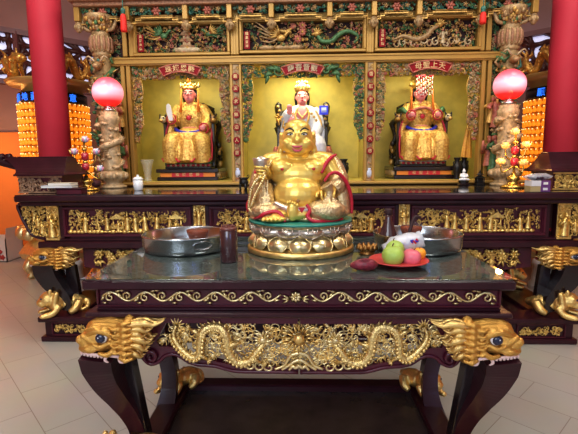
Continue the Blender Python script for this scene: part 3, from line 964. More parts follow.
# pedestal
g = MB(); g.lathe([(52.0, 0), (53.4, .8), (53.4, 4.6), (52.4, 5.4), (46, 7.2)], seg=64); ped = bpart('pedestal_ring', g, 'gold')
g = MB(); g.lathe([(46, 8), (45, 14), (41, 20), (40, 24), (43, 28), (47, 32), (48.5, 36), (48.5, 38.6)], seg=56)
def petal(g, a, r0, z0, L, W, tilt, bulge, mi=0):
    ca, sa = math.cos(a), math.sin(a)
    nu, nv = 7, 7
    V = []; Fs = []
    for i in range(nu):
        u = i/(nu-1)
        w = W*math.sin(PI*min(.97, .16+.84*u))**.7 if u < 1 else 0
        for j in range(nv):
            v = (j/(nv-1)-.5)*2
            rad = r0+math.sin(tilt)*L*u+bulge*math.sin(PI*u)*(1-v*v*.8)
            zz = z0+math.cos(tilt)*L*u
            t = v*w/rad
            V.append((rad*math.cos(a+t), rad*math.sin(a+t), zz))
    for i in range(nu-1):
        for j in range(nv-1): Fs.append((i*nv+j, i*nv+j+1, (i+1)*nv+j+1, (i+1)*nv+j))
    g.add(V, Fs, mi, True)
    edge = [V[i*nv] for i in range(nu)]+[V[(nu-1)*nv+j] for j in range(1, nv-1)]+[V[i*nv+nv-1] for i in range(nu-1, -1, -1)]
    edge = [Vector(e)*1.0+Vector((.5*ca, .5*sa, 0)) for e in edge]
    g.tube(edge, .55, 5, mi)
    g.tube([Vector(V[i*nv+nv//2])+Vector((.3*ca, .3*sa, 0)) for i in range(1, nu)], [.5, .35], 4, mi)
n = 14
for k in range(n):
    petal(g, 2*PI*k/n-PI/2, 51, 6.2, 20, 10.2, -.42, 5.0); petal(g, 2*PI*(k+.5)/n-PI/2, 46.5, 10, 19, 9.5, -.38, 3.0)
lower = bpart('lower_lotus_petals', g, 'gold_pale')
g = MB()
for k in range(n):
    a = 2*PI*(k+.5)/n-PI/2
    petal(g, a, 45, 36.5, 15, 11.8, PI-.18, 5.5); petal(g, a+PI/n, 42, 34, 13, 10, PI-.1, 4)
    for j in (-.10, 0, .10): g.tube([(50.2*math.cos(a+j), 50.2*math.sin(a+j), 35), (51.0*math.cos(a+j*.8), 51.0*math.sin(a+j*.8), 30), (48.5*math.cos(a+j*.4), 48.5*math.sin(a+j*.4), 24.5)], [.7, .9, .3], 5)
bpart('upper_lotus_petals', g, 'silver_gold', label='silvery upper lotus petals')
g = MB(); g.lathe([(49.5, 36.5), (51.5, 37.2), (51.5, 39.4), (50, 40), (0, 40.4)], seg=56, wob=lambda a, i: 1+.012*math.sin(14*a))
bpart('lotus_seat', g, 'teal', label='teal green lotus seat')
# skin
g = MB(); E = g.ell
E((-2, -9, 66), (25, 21, 20), 0, 24, 14); E((-2, -3, 86), (27, 17, 17), 0, 24, 12); E((-2, 4, 97), (30, 13, 12), 0, 20, 12)
for s in (-1, 1):
    E((-2+s*14.5, -9.5, 94), (13, 9.5, 9), 0, 16, 10); E((-2+s*27, 2, 99), (11, 11, 11), 0, 14, 10)
    E((-2+s*20, 1, 105), (14, 9, 6), 0, 14, 8)
E((-2, 0, 108), (13, 11, 9)); 
HX = -2.5
E((HX, -5, 125), (15, 14.5, 14), 0, 22, 14); E((HX, -4, 132.5), (13.2, 13.5, 11.5), 0, 20, 12); E((HX, -8, 116.5), (16.2, 12.5, 9.5), 0, 20, 12); E((HX, -11, 111), (10, 8, 5))
E((HX, -19.6, 121.5), (3.8, 3.8, 3.2)); E((HX, -18.8, 126), (1.8, 2, 4))
for s in (-1, 1):
    E((HX+s*9, -15, 119), (5.6, 4.6, 4.6)); E((HX+s*2.8, -18.8, 120.6), (2, 2.2, 1.7)); E((HX+s*6.5, -16, 129.5), (5, 3, 1.8))
    E((HX+s*15.8, -3, 121), (2.4, 4.2, 7)); E((HX+s*16.6, -4, 111.5), (2.8, 3.6, 6.5)); E((HX+s*15.8, -4, 127), (2.2, 4.6, 4))
    # arms to the wrist
E((-33, -2, 91), (9, 9, 11)); g.tube([(-33, 0, 96), (-41, -4, 78), (-38, -14, 84)], [8.5, 8, 5], 10)
g.tube([(28, 0, 97), (37, -6, 80), (27, -20, 70)], [9, 8, 5], 10)
g.tube([(-38, -14, 82), (-36, -17, 91)], [5, 5.5], 8)
E((26, -22, 69), (6.5, 5.5, 4.5))
# lower legs and feet
g.tube([(-28, -14, 50), (-14, -30, 45), (-26, -36, 44)], [9, 7, 5], 10)
g.tube([(24, -18, 50), (2, -30, 48), (-7, -33, 47)], [9, 6.5, 5.5], 10)
E((-24, -37, 44), (12, 5.5, 3.6)); E((-7, -36, 51.5), (5.6, 3.2, 10.5))
skin = remesh(g, .8, 4)
body = bpart('body', skin, 'gold_skin')
# finger and toe detail belongs to the body parts
g = MB()
for k in range(5):
    g.tube([(-33+4.0*k*.9, -40, 45-.2*k), (-33.5+3.8*k, -43.5, 44)], [1.9, 1.7], 7); g.ell((-33.5+3.8*k, -43.8, 44), (1.8, 1.6, 1.7), 0, 7, 5)
bpart('toes', g, 'gold_skin'); g = MB()
for k in range(5):
    g.ell((-7-4.4+2.2*k, -37.6, 60.6-.75*abs(k-1)**1.3), (1.35, 1.4, 1.9), 0, 8, 6)
bpart('toes', g, 'gold_skin')
def fingers(g, pts, base, k0):
    for a, b, c, d in pts: g.tube(catmull([a, b, c, d], 3), [1.7, 1.7, 1.5, 1.2], 7)
g = MB()
fingers(g, [((-40+1.2*k, -17, 95-3.4*k), (-42+1.2*k, -22, 95-3.4*k), (-37, -24.5, 94.6-3.4*k), (-32, -22, 94-3.4*k)) for k in range(4)], None, 0)
g.tube(catmull([(-32, -16, 87), (-30, -21, 91), (-33, -23, 96)], 3), [2, 1.9, 1.3], 7)
bpart('fingers', g, 'gold_skin'); g = MB()
fingers(g, [((22+3.6*k, -22, 71.5), (20.6+3.7*k, -27, 71-.5*k), (20+3.8*k, -30, 67), (20.5+3.7*k, -30, 62.5+.6*k)) for k in range(4)], None, 0)
g.tube(catmull([(21, -22, 69), (16.5, -26, 68), (15.5, -29, 64.5)], 3), [2.1, 2, 1.4], 7)
bpart('fingers', g, 'gold_skin')
# face
g = MB()
for s in (-1, 1):
    P = [(HX+s*2.9, -18.6, 130.6), (HX+s*6.8, -17.6, 133.4), (HX+s*11.4, -13.8, 131.6)]
    g.tube(catmull(P, 4), [.5, 1.0, .4], 6); bpart('eyebrow', g, 'hair', body, 'black painted eyebrow'); g = MB()
for s in (-1, 1):
    g = MB()
    g.ell((HX+s*6.6, -17.7, 127.2), (2.9, 1.3, .95), 0, 10, 6)
    g.ell((HX+s*6.3, -18.8, 127.2), (1.0, .5, .85), 1, 8, 5)
    g.tube(catmull([(HX+s*3.4, -18.3, 127), (HX+s*6.6, -18.9, 129.1), (HX+s*10.2, -16.4, 127.2)], 4), [.3, .55, .3], 5, 1); bpart('eye', g, ['eye_white', 'hair'], body, 'white eye with black pupil')
g = MB()
g.tube(catmull([(HX-7, -17.6, 117.0), (HX-3.5, -19.4, 115.3), (HX, -20, 114.8), (HX+3.5, -19.4, 115.3), (HX+7, -17.6, 117.0)], 4), [.5, 1.1, 1.3, 1.1, .5], 7, 0)
g.tube(catmull([(HX-6.4, -17.6, 116.6), (HX-3, -19.0, 111.8), (HX, -19.4, 110.9), (HX+3, -19.0, 111.8), (HX+6.4, -17.6, 116.6)], 4), [.5, 1.1, 1.3, 1.1, .5], 7, 0)
g.ell((HX, -17.9, 113.2), (4.9, 1.3, 1.9), 1, 10, 6); g.ell((HX, -18.9, 114.1), (3.6, .8, .7), 2, 8, 5)
M['lip'] = mat('pink_lips', (.62, .10, .14), .35)
bpart('mouth', g, ['lip', 'trim_red', 'eye_white'], body, 'laughing pink lips and teeth')
g = MB()
for s in (-1, 1):
    g = MB(); g.ell((-2+s*15, -19, 92.5), (1.7, 1.2, 1.5), 0, 9, 6); bpart('nipple', g, 'trim_red', body)
g = MB(); g.ell((-2, -30, 61), (1.5, .9, 1.8), 0, 9, 6); bpart('navel', g, 'c_brown', body)
# robe
g = MB(); E = g.ell; T = g.tube
E((0, 10, 68), (34, 13, 33), 0, 20, 14); E((0, 10, 50), (46, 26, 14), 0, 22, 10)
T(catmull([(-30, 6, 101), (-37, 3, 90), (-40, -3, 74), (-38, -9, 60)], 4), [8, 10, 11, 10], 12)
T(catmull([(-39, -2, 78), (-43, -6, 60), (-44, -8, 44)], 4), [8, 9, 8], 10); T(catmull([(-35, -10, 76), (-33, -17, 60), (-33, -21, 46)], 4), [8, 9, 9], 10)
E((-31, -16, 50), (17, 17, 10), 0, 16, 10); E((-20, -24, 43), (22, 13, 4), 0, 16, 8); E((-43, -6, 42), (8, 14, 4))
T(catmull([(26, 8, 104), (33, 3, 95), (38, -2, 80), (40, -6, 62), (42, -8, 44)], 4), [8, 9.5, 10, 9.5, 8], 12)
T(catmull([(38, -3, 84), (36, -11, 76), (31, -17, 71)], 4), [10, 9, 7], 12)
E((28, -14, 48), (20, 18, 9), 0, 16, 10); E((14, -25, 43), (22, 12, 4.5), 0, 16, 8)
E((-2, -14, 50), (26, 14, 6), 0, 16, 8)
for k in range(6): T(catmull([(-46+3*k, -5-3.2*k, 82), (-48+3.4*k, -9-2.6*k, 64), (-50+4*k, -8-4*k, 44)], 4), [1.0, 1.6, 1.2], 6)
for k in range(4): T(catmull([(34+3*k, -10+2*k, 88), (40+2.4*k, -12+3*k, 70), (44+2*k, -12+3*k, 46)], 4), [1.0, 1.6, 1.2], 6)
robe = bpart('robe', remesh(g, .8, 3), 'gold_robe', label='silvery gold robe')
g = MB()
for P in ([(-26, 0, 108), (-36, -3, 103), (-41, -8, 96), (-44, -12, 88)],
          [(-46, -14, 41), (-38, -31, 45), (-33, -34, 49), (-22, -34, 51), (-16, -36, 46), (-14, -38, 41)],
          [(6, -34, 58), (9, -35, 52), (7, -37, 46), (14, -38, 41.5), (30, -32, 41.5), (40, -24, 42)],
          [(20.5, -15, 88), (24, -14, 96), (29, -11, 103), (35, -4, 107)],
          [(23, -21, 80), (28, -21, 87), (35, -18.5, 88.5), (42, -16.5, 82), (47, -14, 72), (50, -12, 58), (50, -12, 46)],
          [(-51, -6, 60), (-52, -8, 54), (-51, -10, 48)]):
    g = MB(); g.tube(catmull(P, 6), [1.3, 1.9, 1.9, 1.3], 8); bpart('red_trim', g, 'trim_red', robe, 'crimson robe border')
g = MB(); g.ell((-48, -7, 52), (4, 5, 7), 0, 10, 6); bpart('red_tuft', g, 'trim_red', robe, 'crimson cloth end')
# waist sash
g = MB()
g.tube(catmull([(-24, -24, 58), (-12, -30, 53), (-2, -31.5, 51.5), (10, -30, 53), (20, -25, 57)], 6), [3.2, 4, 4, 3.2], 10)
for k in range(9): blossom(g, -19+4.4*k, 53+.13*(k-4)**2, -33.6+.26*(k-4)**2, 2.1, 0, 0, 5)
sash = bpart('sash', g, 'silver_gold', label='silvery patterned sash')
g = MB(); g.prism([(-1.5, 55), (4.5, 55), (1.5, 49)], -36, -34.5, 0); bpart('buckle', g, 'trim_red', sash)
# sack
g = MB(); g.ell((24, -27, 51), (19, 14, 11.5), 0, 24, 14); g.tube(catmull([(26, -27, 58), (27, -27, 65), (27, -28, 72), (24, -29, 77)], 4), [9, 5, 4.2, 7], 14)
for k in range(9):
    a = k*2*PI/9
    g.tube(catmull([(27+4*math.cos(a), -27+4*math.sin(a), 66), (26+10*math.cos(a), -27+8*math.sin(a), 59), (24+19*math.cos(a), -27+13.5*math.sin(a), 50)], 4), [.8, 1.0, .4], 5)
bpart('sack', remesh(g, .7, 2), 'gold_robe', label='round silvery gold sack')
# ingot cup
g = MB(); g.lathe([(5.5, 0), (6, 3), (7.5, 9), (8.2, 13), (7.2, 13.2), (6, 9), (0, 8)], (-37, -19, 91), 20); g.ell((-37, -19, 101), (5.5, 5, 5), 0, 12, 8)
bpart('ingot', g, 'silver_gold', label='silver gold ingot held up in his hand')
# beads
g = MB()
P = catmull([(-28, -12, 100), (-33, -22, 90), (-40, -24, 83), (-46, -20, 74), (-49, -16, 62), (-50, -14, 52), (-46, -17, 47)], 5)
for i, q in enumerate(P): g.ell(q, 1.75, 0, 8, 6)
P = catmull([(-33, -24, 86), (-38, -25, 76), (-43, -22, 66), (-47, -18, 56)], 5)
for i, q in enumerate(P): g.ell(q, 1.6, 0, 8, 6)
bpart('bead_string', g, 'gold_pale', robe)

# ================================================================== OFFERINGS ON THE FRONT TABLE
M['amber'] = mat('amber_liquid', (.24, .042, .006), .3, 0, .1, 20, spec=.2)
M['cup_glass'] = mat('clear_cup_glass', (.35, .35, .36), .08, 0, alpha=.07, spec=.4)
M['brown_glass'] = mat('brown_purple_glass', (.07, .028, .03), .1, 0, .1, 10, coat=.5)
M['lid_brown'] = mat('brown_lid', (.16, .05, .04), .35)
def basin(px, label, s):
    p = gz(px, 246, ZT); R = .243
    t = thing('steel_basin', label, 'basin', (p.x, 2.455, ZT), 'steel basins on the front table')
    c = (p.x, 2.455, ZT)
    g = MB(); g.lathe([(0, .003), (R-.03, .003), (R-.012, .008), (R-.004, .03), (R, .094), (R+.005, .099), (R+.007, .096), (R+.004, .090), (R+.0, .03), (R-.008, .004), (R-.03, 0), (0, 0)][::-1], c, 64)
    part('bowl', g, 'steel', t)
    # embossed oval badge on the wall
    for a, w in ((-PI/2+.62*s, .035),):
        g = MB(); V = []
        for k in range(16):
            b = a+w/R*1.5*math.cos(k*PI/8); V.append((c[0]+(R+.004)*math.cos(b), c[1]+(R+.004)*math.sin(b), c[2]+.058+.022*math.sin(k*PI/8)))
        g.tube(V+[V[0]], .0022, 5); part('embossed_oval', g, 'steel', t)
    return t, c
tL, cL = basin(190.5, 'round stainless steel basin with a glass cup inside, left of the gold statue', 1)
tR, cR = basin(413.5, 'round stainless steel basin holding bottle and cup, right of the gold statue', -1)
def cup(px, py, Y, base, k, label):
    p = pt(px, py, Y)
    t = thing('candle_cup', label, 'cup', (p.x, Y, base), 'amber glass cups')
    c = (p.x, Y, base)
    g = MB(); g.lathe([(0, 0), (.024*k, 0), (.046*k, .015*k), (.056*k, .045*k), (.0585*k, .078*k), (.0565*k, .078*k), (.054*k, .046*k), (.044*k, .018*k), (.022*k, .005*k), (0, .005*k)], c, 28)
    part('glass_wall', g, 'cup_glass', t)
    g = MB(); g.lathe([(0, .0065*k), (.022*k, .0065*k), (.043*k, .019*k), (.053*k, .045*k), (.0545*k, .060*k), (0, .060*k)], c, 28); part('amber_fill', g, 'amber', t, label='amber red wax')
    g = MB(); g.tube([(c[0], c[1], base+.058*k), (c[0]+.003, c[1], base+.072*k)], .0025, 5); part('wick', g, 'c_brown', t)
# small holders the cups stand on inside the basins
def stand(px, Y, label, ztop=None):
    p = pt(px, 246, Y)
    t = thing('cup_stand', label, 'stand', (p.x, Y, ZT+.004), 'cup stands in the basins')
    g = MB(); g.lathe([(.05, 0), (.05, .006), (.016, .014), (.014, ztop-ZT-.020), (.035, ztop-ZT-.010), (.035, ztop-ZT-.0045), (0, ztop-ZT-.0045)], (p.x, Y, ZT+.004), 24); part('foot', g, 'steel', t)
ZC1 = pt(198, 241.5, 2.40).z; ZC2 = pt(411, 238, 2.46).z
cup(198, 236, 2.40, ZC1, 1.15, 'amber filled glass cup standing in the left steel basin')
stand(198, 2.40, 'small steel stand under the amber cup in the left basin', ZC1)
cup(411, 234, 2.46, ZC2, 1.12, 'amber filled glass cup standing in the right steel basin')
stand(411, 2.46, 'small steel stand under the amber cup in the right basin', ZC2)
# dark glass jar
p = gz(227.5, 264, ZT); jy = p.y+.05
t = thing('incense_jar', 'dark brown cylindrical glass jar with lid in front of the left basin', 'jar', (p.x, jy, ZT))
g = MB(); g.lathe([(0, 0), (.040, 0), (.0445, .006), (.0445, .16), (.041, .166), (.036, .17)], (p.x, jy, ZT), 28); part('body', g, 'brown_glass', t)
g = MB(); g.lathe([(.042, .163), (.044, .167), (.044, .175), (.036, .181), (0, .182)], (p.x, jy, ZT), 28)
for k in range(7): g.ell((p.x+.026*math.cos(k*.9), jy+.026*math.sin(k*.9), ZT+.184), (.009, .009, .006), 0, 6, 4)
part('lid', g, 'lid_brown', t, label='reddish brown lid')
g = MB(); g.lathe([(.0452, .004), (.0456, .008), (.0452, .012)], (p.x, jy, ZT), 28); part('base_rim', g, 'cup_glass', t)
# conical bottle in the right basin
p = pt(388, 240, 2.44)
t = thing('conical_bottle', 'dark brown cone shaped bottle standing in the right steel basin', 'bottle', (p.x, 2.44, ZT+.004))
c = (p.x, 2.44, ZT+.004)
g = MB(); g.lathe([(0, 0), (.062, 0), (.066, .008), (.058, .05), (.040, .11), (.024, .155), (.018, .175), (.018, .20), (0, .20)], c, 24); part('body', g, 'brown_glass', t)
g = MB(); g.lathe([(.020, .196), (.021, .20), (.021, .222), (.018, .228), (0, .229)], c, 20); part('cap', g, 'screen_dark', t)
# ladle leaning in the basin
t = thing('ladle', 'dark handled ladle leaning in the right steel basin', 'ladle', (p.x+.05, 2.40, ZT+.02))
g = MB(); a = pt(402, 243, 2.32); b = pt(416, 218, 2.38)
a = Vector((a.x, 2.32, ZT+.03))
g.tube(catmull([a, a.lerp(b, .5), b-Vector((.012, 0, .004)), b+Vector((.014, .01, .004)), b+Vector((.03, .01, -.004))], 4), [.006, .009, .010, .011, .007], 8); hd = part('handle', g, 'screen_dark', t)
g = MB(); g.lathe([(0, 0), (.02, .003), (.034, .014), (.040, .03), (.038, .03), (.032, .016), (.018, .006), (0, .004)], (a.x-.01, a.y, ZT+.008), 18); part('cup', g, 'steel', t)
# brass lotus candle holder
p = gz(368, 255, ZT); cy = p.y+.03
t = thing('lotus_candle_holder', 'small brass lotus candle holder between statue and right basin', 'candle holder', (p.x, cy, ZT))
g = MB(); g.lathe([(0, 0), (.040, 0), (.042, .005), (.036, .012), (.033, .02), (.036, .028), (0, .03)], (p.x, cy, ZT), 24)
for k in range(10):
    a = 2*PI*k/10
    g.tube([(p.x+.030*math.cos(a), cy+.030*math.sin(a), ZT+.022), (p.x+.046*math.cos(a), cy+.046*math.sin(a), ZT+.036), (p.x+.049*math.cos(a), cy+.049*math.sin(a), ZT+.056)], [.011, .016, .003], 6)
part('lotus_cup', g, mat('aged_brass', (.34, .17, .05), .35, .85, .2, 40, .2, 80), t)
# moon block
p = gz(365.5, 272, ZT); cy = p.y+.03
t = thing('moon_block', 'wrinkled dark red moon block lying left of the red plate', 'moon block', (p.x, cy, ZT))
g = MB(); V = []
P = [(p.x-.066, cy+.006, ZT+.020), (p.x-.04, cy-.004, ZT+.026), (p.x, cy-.008, ZT+.030), (p.x+.035, cy-.003, ZT+.028), (p.x+.060, cy+.008, ZT+.024)]
g.tube(catmull(P, 6), [.006, .022, .0295, .025, .007], 14)
for k in range(7):
    a = -.9+k*.45
    g.tube(catmull([(q[0], q[1]+.0275*(1-abs(i-2)*.36)*math.sin(-1.2+a*.5)*.9, q[2]+.0285*(1-abs(i-2)*.33)*math.cos(-.9+a*.6)) for i, q in enumerate(P)], 4), [.001, .0022, .001], 4)
part('shell', g, mat('maroon_red_shell', (.22, .025, .04), .4, 0, .3, 60, .3, 120), t)
# red plate and what lies on it
p = gz(402, 269, ZT); PC = (p.x, p.y+.075, ZT)
t = thing('red_plate', 'red melamine plate of fruit at the front right of the table', 'plate', PC)
g = MB(); g.lathe([(0, 0), (.07, 0), (.075, .004), (.128, .022), (.140, .027), (.140, .030), (.126, .026), (.074, .008), (0, .007)], PC, 48); part('dish', g, mat('red_melamine', (.40, .008, .012), .25, coat=.15), t)
g = MB(); g.lathe([(.136, .0295), (.1405, .0315), (.1425, .029), (.1405, .0265)], PC, 48); part('rim', g, mat('salmon_red_rim', (.58, .06, .06), .3), t)
M['guava'] = mat('pale_green_skin', (.38, .52, .10), .45, 0, .14, 14, .25, 60)
M['peach'] = mat('pink_apple_skin', (.70, .16, .20), .38, 0, .25, 10)
M['mandarin'] = mat('orange_peel', (.90, .36, .03), .42, 0, .1, 20, .25, 160)
M['stalk'] = mat('brown_stalk', (.12, .07, .03), .7)
def fruit(nm, cat, label, px, py, Y, z, r, m, knob=0., tilt=0., grp=None):
    c = pt(px, py, Y)
    t = thing(nm, label, cat, (c.x, Y, z), grp)
    me_prof = [(0, -.86), (.30, -.93), (.62, -.80), (.9, -.42), (1, 0), (.95, .38), (.74, .70), (.40, .86+knob*.4), (.16, .84+knob), (0, .78+knob)]
    g = MB(); g.lathe([(q[0]*r, q[1]*r) for q in me_prof], (0, 0, 0), 26, wob=lambda a, i: 1+.02*math.sin(5*a+.5)+.012*math.sin(9*a+i))
    g2 = MB(); g2.tube([(0, 0, r*(.72+knob)), (r*.06, 0, r*(.95+knob)), (r*.16, 0, r*(1.08+knob))], [r*.06, r*.05], 6)
    R = Matrix.Translation((c.x, Y, z)) @ Matrix.Rotation(tilt, 4, 'Y')
    for nme, gg, mm in (('flesh', g, m), ('stalk', g2, 'stalk')):
        me = gg.mesh(nme); me.transform(R); part(nme, me, mm, t)
zp0 = ZT+.008
fruit('guava', 'guava', 'large pale green guava at the front left of the red plate', 393, 259, PC[1]-.06, zp0+.050, .052, 'guava', .10, -.1, 'green guavas on the plate')
fruit('guava', 'guava', 'pale green guava partly hidden behind the larger guava', 395, 250, PC[1]+.038, zp0+.060, .046, 'guava', .2, -.2, 'green guavas on the plate')
fruit('apple', 'apple', 'pink apple beside the green guava, front right of the plate', 411.5, 259.5, PC[1]-.055, zp0+.043, .044, 'peach', 0, .25)
fruit('mandarin_orange', 'orange', 'small orange mandarin peeking out behind the pink apple', 419, 252.5, PC[1]+.025, zp0+.043, .034, 'mandarin', -.1)
# wrapped biscuits
M['wrap'] = mat('clear_crinkled_wrapper', (.80, .82, .86), .12, 0, 0, 30, .6, 70, alpha=.55, spec=.8)
M['wrap_print'] = mat('white_wrapper_with_prints', (.74, .74, .78), .25, 0, 0, 45, .5, 60, col2=(.62, .60, .70))
c = pt(400, 247, PC[1]+.10)
PY = PC[1]+.105; t = thing('wrapped_biscuit_pack', 'crinkled clear bag of white biscuits with coloured dots, behind the fruit', 'snack pack', (c.x, PY, ZT))
g = MB(); A = pt(387, 248.5, PY); B = pt(418, 240, PY)
def crumple(g, mi, amp, seed):
    g.v = [tuple(Vector(v)+amp*noise.noise_vector(Vector(v)*38+Vector((seed, 0, 0)))) for v in g.v]
g.tube([A.lerp(B, k/14) for k in range(15)], [.020, .034, .042, .044, .042, .036, .022], 18); crumple(g, 0, .006, 1)
pk = part('pack', g, 'wrap_print', t)
g = MB(); g.tube([A.lerp(B, -.10+1.22*k/18) for k in range(19)], [.026, .034, .044, .049, .050, .048, .044, .036, .042], 20, flat=1.05); crumple(g, 0, .010, 5); part('wrapper', g, 'wrap', t, label='clear crinkled film')
g = MB(); rg = random.Random(4)
for k in range(44):
    q = A.lerp(B, rg.uniform(.15, .9)); a = rg.uniform(-2.6, -.4)
    g.ell(q+Vector((.010*math.cos(a), -.044, .034*math.sin(a)+.034)), (.006, .003, .006), k % 2, 7, 5)
part('coloured_dots', g, ['trim_red', 'blue'], pk, label='red and blue printed dots')
# ================================================================== BACK ALTAR
M['altar_top'] = mat('black_polished_top', (.018, .016, .017), .09, 0, .2, 30, coat=.5)
M['gold_relief'] = mat('gilded_relief', (.86, .60, .20), .30, .8, .2, 45, .3, 120)
YA = 3.5
def AL(px, py, Y=3.56): return pt(px, py, Y)
za = pt(303, 193.5, 3.47).z
zb1 = pt(303, 201, 3.47).z
alt = thing('altar_table', 'long dark lacquered altar with gilded figure panels behind the front table', 'altar', (0, 4.05, 0))
XT = 2.40
g = MB(); g.box(-XT, XT, 3.47, 4.585, zb1, za-.004, 0, .012); g.box(-XT+.03, XT-.03, 3.50, 4.56, zb1-.035, zb1, 0, .008); part('top_board', g, 'wood', alt)
g = MB(); g.box(-XT+.01, XT-.01, 3.48, 4.58, za-.005, za); part('polished_top', g, 'altar_top', alt)
zbody0 = AL(303, 240).z; zbody1 = zb1-.03
XB = 2.0
g = MB(); g.box(-XB, XB, 3.60, 4.52, zbody0-.02, zbody1); 
g.box(-XB, XB, 3.575, 3.61, AL(303, 206).z, zbody1, 0, .004); g.box(-XB, XB, 3.575, 3.61, zbody0, AL(303, 236).z, 0, .004)
for a, b in ((58.5, 62.5), (191, 193), (205, 209), (395, 399), (410, 411.5), (547, 551)):
    x0, x1 = AL(a, 222).x, AL(b, 222).x
    g.box(x0, x1, 3.575, 3.61, zbody0, zbody1, 0, .004)
part('case', g, 'wood', alt)
g = MB(); zc0, zc1 = AL(303, 248).z, AL(303, 240.5).z
xl = abs(AL(40, 244).x)
g.box(-xl, xl, 3.52, 4.56, zc0, zc1, 0, .012); g.box(-xl+.04, xl-.04, 3.55, 4.53, zc1, zc1+.02, 0, .006); part('lower_ledge', g, 'wood', alt)
# panels
def relief_scene(x0, x1, z0, z1, y, seed, nfig, dens=1.):
    g = MB(); r = random.Random(seed)
    h = z1-z0; w = x1-x0
    # rocky ground line
    for k in range(int(w/.035)):
        x = x0+.02+(w-.04)*k/(w/.035)
        g.ell((x, y-.012, z0+.010), (.028, .016, r.uniform(.010, .020)), 0, 6, 4)
    for k in range(int(w/.05*dens)):
        x = r.uniform(x0+.03, x1-.03); a = r.uniform(0, 6.3)
        swirl(g, x, z0+h*r.uniform(.3, .9), y-.004, r.uniform(.018, .036), a, r.uniform(.8, 1.3), r.choice((-1, 1)), .0065, 0, 5, 10)
    xs = [x0+.05+(w-.10)*(k+r.uniform(.2, .8))/nfig for k in range(nfig)]
    for k, x in enumerate(xs):
        u = r.random()
        if u < .62: figure(g, x, z0+r.uniform(.012, .03), y-.014, h*r.uniform(.68, .86), 0, r)
        elif u < .85: pine(g, x, z0+.01, y-.008, h*.92, 0, 0, r)
        else:                                     # small pavilion
            zz = z0+h*.2
            for s in (-1, 1): g.tube([(x+s*.04, y-.012, z0+.01), (x+s*.04, y-.012, zz+h*.42)], .007, 5)
            g.prism([(x-.075, zz+h*.42), (x-.05, zz+h*.5), (x, zz+h*.66), (x+.05, zz+h*.5), (x+.075, zz+h*.42)], y-.03, y)
            g.box(x-.05, x+.05, y-.02, y, zz, zz+.012); figure(g, x, z0+.012, y-.014, h*.5, 0, r)
    foliage(g, x0+.012, x1-.012, z0+h*.12, z1-.004, y-.004, int(w/.0042*dens), .018, [0], r, None, .014)
    return g
PAN = [(62.5, 191, 'left'), (209, 395, 'centre'), (411.5, 547, 'right')]
for i, (a, b, nm) in enumerate(PAN):
    x0, x1 = AL(a, 222).x, AL(b, 222).x; z0, z1 = AL(303, 236.5).z, AL(303, 206).z
    g = MB(); g.box(x0, x1, 3.592, 3.602, z0, z1); g.frame(x0, x1, 3.565, 3.60, z0, z1, .022, 0, .004); g.frame(x0+.02, x1-.02, 3.577, 3.60, z0+.02, z1-.02, .010, 0, .003)
    f = part('relief_panel', g, 'wood_red', alt)
    part('gilded_scene', relief_scene(x0+.032, x1-.032, z0+.032, z1-.032, 3.592, 20+i, 11 if i != 1 else 16), 'gold_relief', f, label='gilded court figures and trees in relief')
# gold caryatid posts
def gold_post(xc_, w, z0, z1, y, seed):
    g = MB(); r = random.Random(seed); h = z1-z0
    g.box(xc_-w/2, xc_+w/2, y, y+.012, z0, z1, 0, .003)
    g.box(xc_-w*.55, xc_+w*.55, y-.02, y+.01, z0, z0+h*.08, 0, .004); g.box(xc_-w*.55, xc_+w*.55, y-.02, y+.01, z1-h*.1, z1, 0, .004)
    figure(g, xc_, z0+h*.10, y-.016, h*.62, 0, r)
    for s in (-1, 1):
        swirl(g, xc_+s*w*.24, z1-h*.2, y-.008, w*.2, 0, 1.1, s, w*.06, 0, 5, 10)
        leaf(g, xc_+s*w*.3, z0+h*.3, y-.004, PI/2, h*.2, w*.3); leaf(g, xc_+s*w*.3, z0+h*.5, y-.004, PI/2, h*.2, w*.3)
    foliage(g, xc_-w/2, xc_+w/2, z0+h*.1, z1-h*.1, y-.004, 14, w*.22, [0], r)
    return g
for a, b in ((193, 205), (399, 410)):
    x0, x1 = AL(a, 214).x, AL(b, 214).x
    part('caryatid_post', gold_post((x0+x1)/2, x1-x0, AL(303, 227).z, AL(303, 201.5).z, 3.565, a), 'gold_relief', alt)
